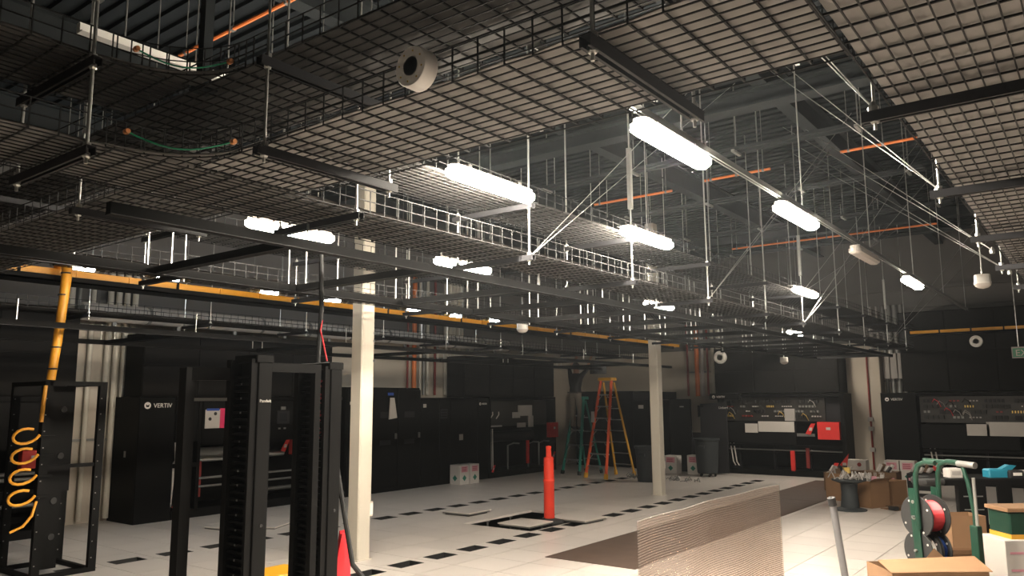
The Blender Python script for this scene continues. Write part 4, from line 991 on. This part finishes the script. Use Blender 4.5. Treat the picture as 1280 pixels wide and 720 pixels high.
carton('brown cardboard box behind the grey cone, full of dark scrap', (15.7, 4.05, 0), -12, .5, .45, .50, True, ('gold', 'carddark', 'greydoor', 'paper'))
def printed_carton(lab, loc, rz, w, d_, h, word, key):
    t = thing('printed_carton', lab, 'box', loc, R(rz), 'printed cartons')
    MB().bbox(0, w, 0, d_, 0, h, .004).build('carton', key, t)
    for k, z in enumerate((.2, .45, .7)):
        MB().box(w * .06, w * .94, -.003, 0, h * z, h * z + .05).build('print_band', ('offwhite', 'rubber', 'pinkprint')[k], t)
    if word: text('lettering', word, .13, 'offwhite', t, (.05, -.005, h * .80))
    rnd = random.Random(int(w * 100))
    for q in range(7):
        x, y = rnd.uniform(.02, w - .1), rnd.uniform(.02, d_ - .1)
        MB().obox((x, y, h + .002), (x + .06, y + .05, h + rnd.uniform(.05, .14)), .07, .04).build('packing_scrap', rnd.choice(('rubber', 'offwhite', 'carddark', 'paper')), t)
printed_carton('dark printed carton with white lettering behind the square cardboard box', (16.5, 4.0, 0), -90, .62, .45, .50, 'MULTI', 'carddark')
printed_carton('dark printed carton at the right end of the rubbish pile', (17.0, 3.30, 0), -90, .5, .45, .46, '', 'greydoor')
printed_carton('brown printed carton at the back left of the rubbish pile', (17.3, 4.95, 0), -90, .6, .45, .38, 'OLAT', 'carddark')
t = thing('flat_cardboard', 'flattened cardboard lying on the tiles in front of the boxes', 'cardboard', (14.85, 3.10, 0), R(-35))
MB().box(0, .62, 0, .34, .0, .012).build('sheet', 'card', t); o = MB().box(0, .6, 0, .2, 0, .01).build('folded_flap', 'carddark', t, (0, .02, .012)); o.rotation_euler = (R(14), 0, 0)
MB().box(-.05, .06, -.02, .1, .012, .07).build('black_block', 'rubber', t)
t = thing('grey_cone', 'grey spool stand with wire scraps on top beside the cardboard boxes', 'stand', (14.55, 3.75, 0))
MB().lathe([(.27, 0), (.27, .02), (.15, .05), (.13, .30), (.14, .45), (.28, .50), (.28, .52), (.0001, .52)], 20).build('spool', 'cangrey', t, smooth=True)
rnd = random.Random(5); mb = MB()
for q in range(30):
    a = rnd.uniform(0, 6.3); x, y = rnd.uniform(-.2, .2), rnd.uniform(-.2, .2)
    mb.tube([(x, y, .53), (x + .06 * math.cos(a), y + .06 * math.sin(a), rnd.uniform(.56, .66)), (x + .13 * math.cos(a), y + .13 * math.sin(a), .54)], .009, 5)
tag(mb.build('wire_scraps', 'paper', t), kind='stuff')
t = thing('red_pennant', 'red tag with white label sticking up behind the cardboard boxes', 'tag', (18.2, 4.95, 0), R(-90))
MB().prism([(0, .35), (.24, .40), (.30, .72)], 0, .01).build('tag', 'red', t); MB().box(.16, .24, -.003, 0, .42, .52).build('white_label', 'offwhite', t); MB().tube([(.2, .01, 0), (.22, .01, .5)], .008, 5).build('stick', 'paper', t)

# polycarbonate sheet on edge
t = thing('polycarbonate_sheet', 'clear ribbed polycarbonate sheet standing on edge in the foreground', 'sheet', (4.07, 2.20, 0))
L, Hh, T = 2.37, 1.215, .010
sh = MB()
nz_ = 81
def bow(x): return .035 * math.sin(x / L * math.pi * 1.0) + .012 * math.sin(x * 7.0)
xs = [L * k / 40 for k in range(41)]
for side in (0, T):
    vs = []; fs = []
    for x in xs:
        for z in (0, Hh): vs.append((x, bow(x) + side, z))
    for k in range(40):
        q = (2 * k, 2 * k + 2, 2 * k + 3, 2 * k + 1); fs.append(q if side == 0 else tuple(reversed(q)))
    MB().add(vs, fs).add([(x, y + .0012, z) for x, y, z in vs], [tuple(reversed(f)) for f in fs]).build('face_skin', 'poly', t, smooth=True)
rb = MB()
for i in range(nz_):
    z = Hh * i / (nz_ - 1)
    vs = []; fs = []
    for x in xs:
        vs += [(x, bow(x) + .0012, z), (x, bow(x) + T, z), (x, bow(x) + T, z + .0015), (x, bow(x) + .0012, z + .0015)]
    for k in range(40):
        a = 4 * k
        for j in range(4): fs.append((a + j, a + 4 + j, a + 4 + (j + 1) % 4, a + (j + 1) % 4))
    rb.add(vs, fs)
tag(rb.build('rib_webs', 'polyrib', t), kind='stuff')
# support blocks at the sheet's foot
for x in (.25, 2.1): MB().box(x, x + .12, -.10, -.002 + bow(x) - .012, 0, .08).build('foot_block', 'card', t)

# grey leaning pole on a foot
t = thing('grey_pole', 'grey pole with a black cap leaning in the right foreground', 'pole', (6.05, 1.56, 0))
MB().tube([(.0, .0, .02), (-.18, .07, 1.17)], .024, 10).build('tube', 'pole', t, smooth=True)
MB().tube([(-.178, .069, 1.155), (-.19, .075, 1.21)], .028, 10).build('cap', 'rubber', t, smooth=True)
MB().lathe([(.16, 0), (.16, .015), (.04, .03), (.0001, .03)], 16).build('foot_plate', 'rubber', t, smooth=True)

# ---------------------------------------------------------------- wire spool cart
CX, CY, CR = 7.92, 1.50, R(-36)
t = thing('wire_spool_cart', 'green wire spool cart with a curved push handle in the right foreground', 'cart', (CX, CY, 0), CR)
for k, x in enumerate((0, .25)):
    MB().obox((x, -.04, .08), (x, .0, 1.10), .012, .085, (0, 1, 0)).build('upright', 'green', t)
    for z in (.98, .84): MB().lathe([(.016, x - .012), (.016, x + .012)], 10, (0, -.002, z), 'x').build('bolt', 'galv', t)
    MB().tube([(x, -.05, .75), (x, -.045, 1.05), (x, -.05, 1.22), (x, -.09, 1.31), (x, -.17, 1.34), (x, -.28, 1.34)], .022, 10).build('handle_tube', 'green', t, smooth=True)
    if k == 0: continue
    MB().tube([(x, -.32, 1.33), (x, -.37, 1.18), (x, -.41, .92), (x, -.41, .80)], .018, 10).build('rear_strut', 'green', t, smooth=True)
    MB().bbox(x - .03, x + .03, -.45, -.37, .10, .82, .006).build('rear_leg', 'green', t)
    MB().tube([(x, .10, 1.335), (x, -.40, 1.33)], .019, 10).build('push_bar', 'green', t, smooth=True)
    MB().tube([(x, -.28, 1.33), (x, -.46, 1.325)], .028, 12).build('grip', 'galvdull', t, smooth=True)
    MB().tube([(x, -.43, .62), (x, -.43, 1.22)], .014, 8).build('lift_rod', 'galv', t, smooth=True)
MB().box(-.03, .28, -.48, .12, .06, .09).build('deck', 'green', t)
for x in (-.05, .27):
    for y in (-.40, .05): MB().lathe([(.05, -.02), (.055, -.012), (.055, .012), (.05, .02)], 16, (x + .02, y, .056), 'x').build('wheel', 'rubber', t, smooth=True)
for z in (.85, .56, .30): MB().tube([(-.03, -.005, z), (.28, -.005, z)], .012, 8).build('axle', 'galvdull', t)
def spool(lab, x0_, x1_, z, r, key):
    s = thing('wire_spool', lab, 'spool', (CX, CY, z), CR, 'wire spools on the green cart')
    for x in (x0_, x1_):
        f_ = MB().lathe([(.02, x - .008), (r - .004, x - .008), (r, x - .004), (r, x + .004), (r - .004, x + .008), (.02, x + .008)], 32, ax='x').build('flange', 'rubber', s, smooth=True)
        for q in range(4):
            a = q * math.pi / 2 + .5
            MB().lathe([(.010, x - .010), (.010, x + .010)], 8, (0, r * .8 * math.sin(a), r * .8 * math.cos(a)), 'x').build('flange_hole', 'offwhite', f_)
    n_ = 14; prof = [(.03, x0_ + .009)]
    for q in range(n_ * 2 + 1): prof.append((r * (.74 if q % 2 else .70), x0_ + .010 + (x1_ - x0_ - .02) * q / (2 * n_)))
    prof.append((.03, x1_ - .009))
    MB().lathe(prof, 24, ax='x').build('wound_wire', key, s, smooth=False)
spool('spool of red wire on the upper axle of the green cart', .03, .22, .85, .185, 'copperred')
spool('spool of white wire on the middle axle of the green cart', .02, .115, .56, .165, 'whitewire')
spool('spool of blue wire beside the white wire on the green cart', .14, .23, .56, .165, 'bluewire')
spool('spool of green wire low on the green cart', .03, .22, .30, .125, 'greenwire')

# foreground carton in front of the cart
t = carton('large open cardboard box in front of the green spool cart', (7.02, 1.52, 0), -52, .78, .45, .52, False)
MB().add([(-.02, -.02, .525), (.80, -.02, .525), (.80, .22, .60), (-.02, .20, .58)], [(0, 1, 2, 3)]).add([(-.02, -.02, .520), (.80, -.02, .520), (.80, .22, .595), (-.02, .20, .575)], [(3, 2, 1, 0)]).build('flap', 'card', t)
MB().add([(.5, .45, .52), (.7, .45, .52), (.6, .46, .62)], [(0, 1, 2)]).add([(.5, .456, .52), (.7, .456, .52), (.6, .466, .62)], [(2, 1, 0)]).build('torn_flap', 'card', t)
t = carton('cardboard box standing behind the green cart beside the black trolley', (9.30, 1.42, 0), -52, .36, .3, .70, False)
t = carton('cardboard box with open lid right behind the spools of the green cart', (8.67, 1.41, 0), -52, .5, .35, .42, True)
t = carton('cardboard box at the bottom right corner', (7.55, .42, 0), -50, .55, .4, .40, True)
t = thing('white_parts_box', 'white printed parts box standing below the green tool case', 'box', (8.50, .90, 0), R(-52))
MB().bbox(.02, .95, 0, .4, 0, .62, .004).build('carton', 'offwhite', t)
for z in (.2, .35, .5): MB().box(.06, .4, -.003, 0, z, z + .02).build('print_line', 'pinkprint', t)
t = thing('green_tool_case', 'dark green tool case with yellow stripe on the white box at right', 'tool case', (8.56, .92, .622), R(-52))
MB().bbox(.10, .95, 0, .32, .04, .24, .012).build('case', 'green', t); MB().box(.10, .95, -.005, .32, 0, .04).build('yellow_stripe', 'ladyellow', t)
MB().bbox(.08, .97, -.01, .34, .24, .275, .006).build('lid', 'card', t)
g = MB().prism([(.26, .10), (.46, .13), (.50, .19), (.44, .20), (.28, .16)], -.006, -.001).build('yellow_sticker', 'ladyellow', t)
# black trolley at right edge
t = thing('black_trolley', 'black steel trolley with slotted side and tool top at the right edge', 'trolley', (9.85, 1.42, 0), R(-53))
W_, D_ = 1.2, .55
for x, y in ((0, 0), (W_ - .05, 0), (0, D_ - .05), (W_ - .05, D_ - .05)): MB().box(x, x + .05, y, y + .05, .1, 1.0).build('post', 'blackmetal', t)
MB().bbox(-.16, W_, -.02, D_, .96, 1.03, .015).build('top_shelf', 'black', t)
MB().bbox(0, W_, 0, D_, .30, .36, .01).build('lower_shelf', 'black', t)
p = MB().box(0, .30, -.02, 0, .36, .96).build('slotted_panel', 'black', t)
for z in (.84, .70, .56, .44): MB().box(.05, .26, -.024, -.02, z, z + .012).build('slot', 'galvdull', p)
MB().box(.42, .58, -.02, .0, .1, .96).build('side_bar', 'black', t); MB().box(.72, .80, -.02, 0, .1, .96).build('side_bar', 'black', t); MB().box(.3, W_, -.02, 0, .45, .55).build('rail', 'black', t)
MB().tube([(-.16, -.03, 1.0), (-.34, -.03, 1.0), (-.40, .1, .99), (-.34, .25, 1.0), (-.16, .3, 1.0)], .035, 10).build('push_handle', 'rubber', t, smooth=True)
for x in (.05, W_ - .08):
    for y in (.05, D_ - .08): MB().lathe([(.05, -.02), (.05, .02)], 14, (x, y, .05), 'y').build('caster', 'rubber', t)
for x, y, w, h, key, lab in ((-.02, .1, .16, .10, 'offwhite', 'small white carton on the black trolley'), (.42, .1, .22, .09, 'cyan', 'cyan tool pouch on the black trolley'), (.62, .05, .16, .08, 'greydoor', 'dark tool with white label on the black trolley'),
                             (.80, .12, .30, .07, 'paper', 'grey tool roll at the right end of the black trolley')):
    c, s_ = math.cos(R(-53)), math.sin(R(-53))
    o = thing('trolley_item', lab, 'tool', (9.85 + c * x - s_ * y, 1.42 + s_ * x + c * y, 1.031), R(-53))
    MB().bbox(0, w, 0, .14, 0, h, .015).build('body', key, o)
    if key == 'cyan':
        MB().prism([(w * .9, h * .3), (w + .10, h * 1.4), (w + .02, h * 1.5), (w * .7, h)], .02, .1).build('strap', 'cyan', o)
    else: MB().box(w * .2, w * .8, -.003, 0, h * .3, h * .7).build('label_patch', 'white' if key == 'greydoor' else 'paper', o)
for x, key, lab in ((.62, 'blue', 'blue roll on the lower rail of the black trolley'), (.86, 'offwhite', 'white rolled drawing on the lower rail of the black trolley')):
    c, s_ = math.cos(R(-53)), math.sin(R(-53)); y = .2
    o = thing('stored_roll', lab, 'roll', (9.85 + c * x - s_ * y, 1.42 + s_ * x + c * y, .361), R(-53))
    MB().lathe([(.08, 0), (.085, .01), (.085, .34), (.08, .36), (.03, .36)], 16).build('roll', key, o, smooth=True); MB().lathe([(.088, .15), (.088, .2)], 16).build('band', 'paper', o)

# white wrapped pipe along the left wall above the tray
t = thing('wrapped_pipe', 'white wrapped pipe run along the left wall behind the yellow raceway', 'pipe', (5.6, 12.75, 3.34))
for k, x in enumerate(frange(0, 11.0, 1.1)):
    MB().lathe([(.13, x), (.145, x + .02), (.145, x + 1.04), (.13, x + 1.07)], 14, ax='x').build('pipe_wrap', 'offwhite', t, smooth=True)
    MB().lathe([(.15, x + 1.05), (.15, x + 1.10)], 14, ax='x').build('band', 'galvdull', t)
    MB().box(x + .5, x + .56, -.02, .02, -.3, -.14).build('pipe_stand', 'galvdull', t)
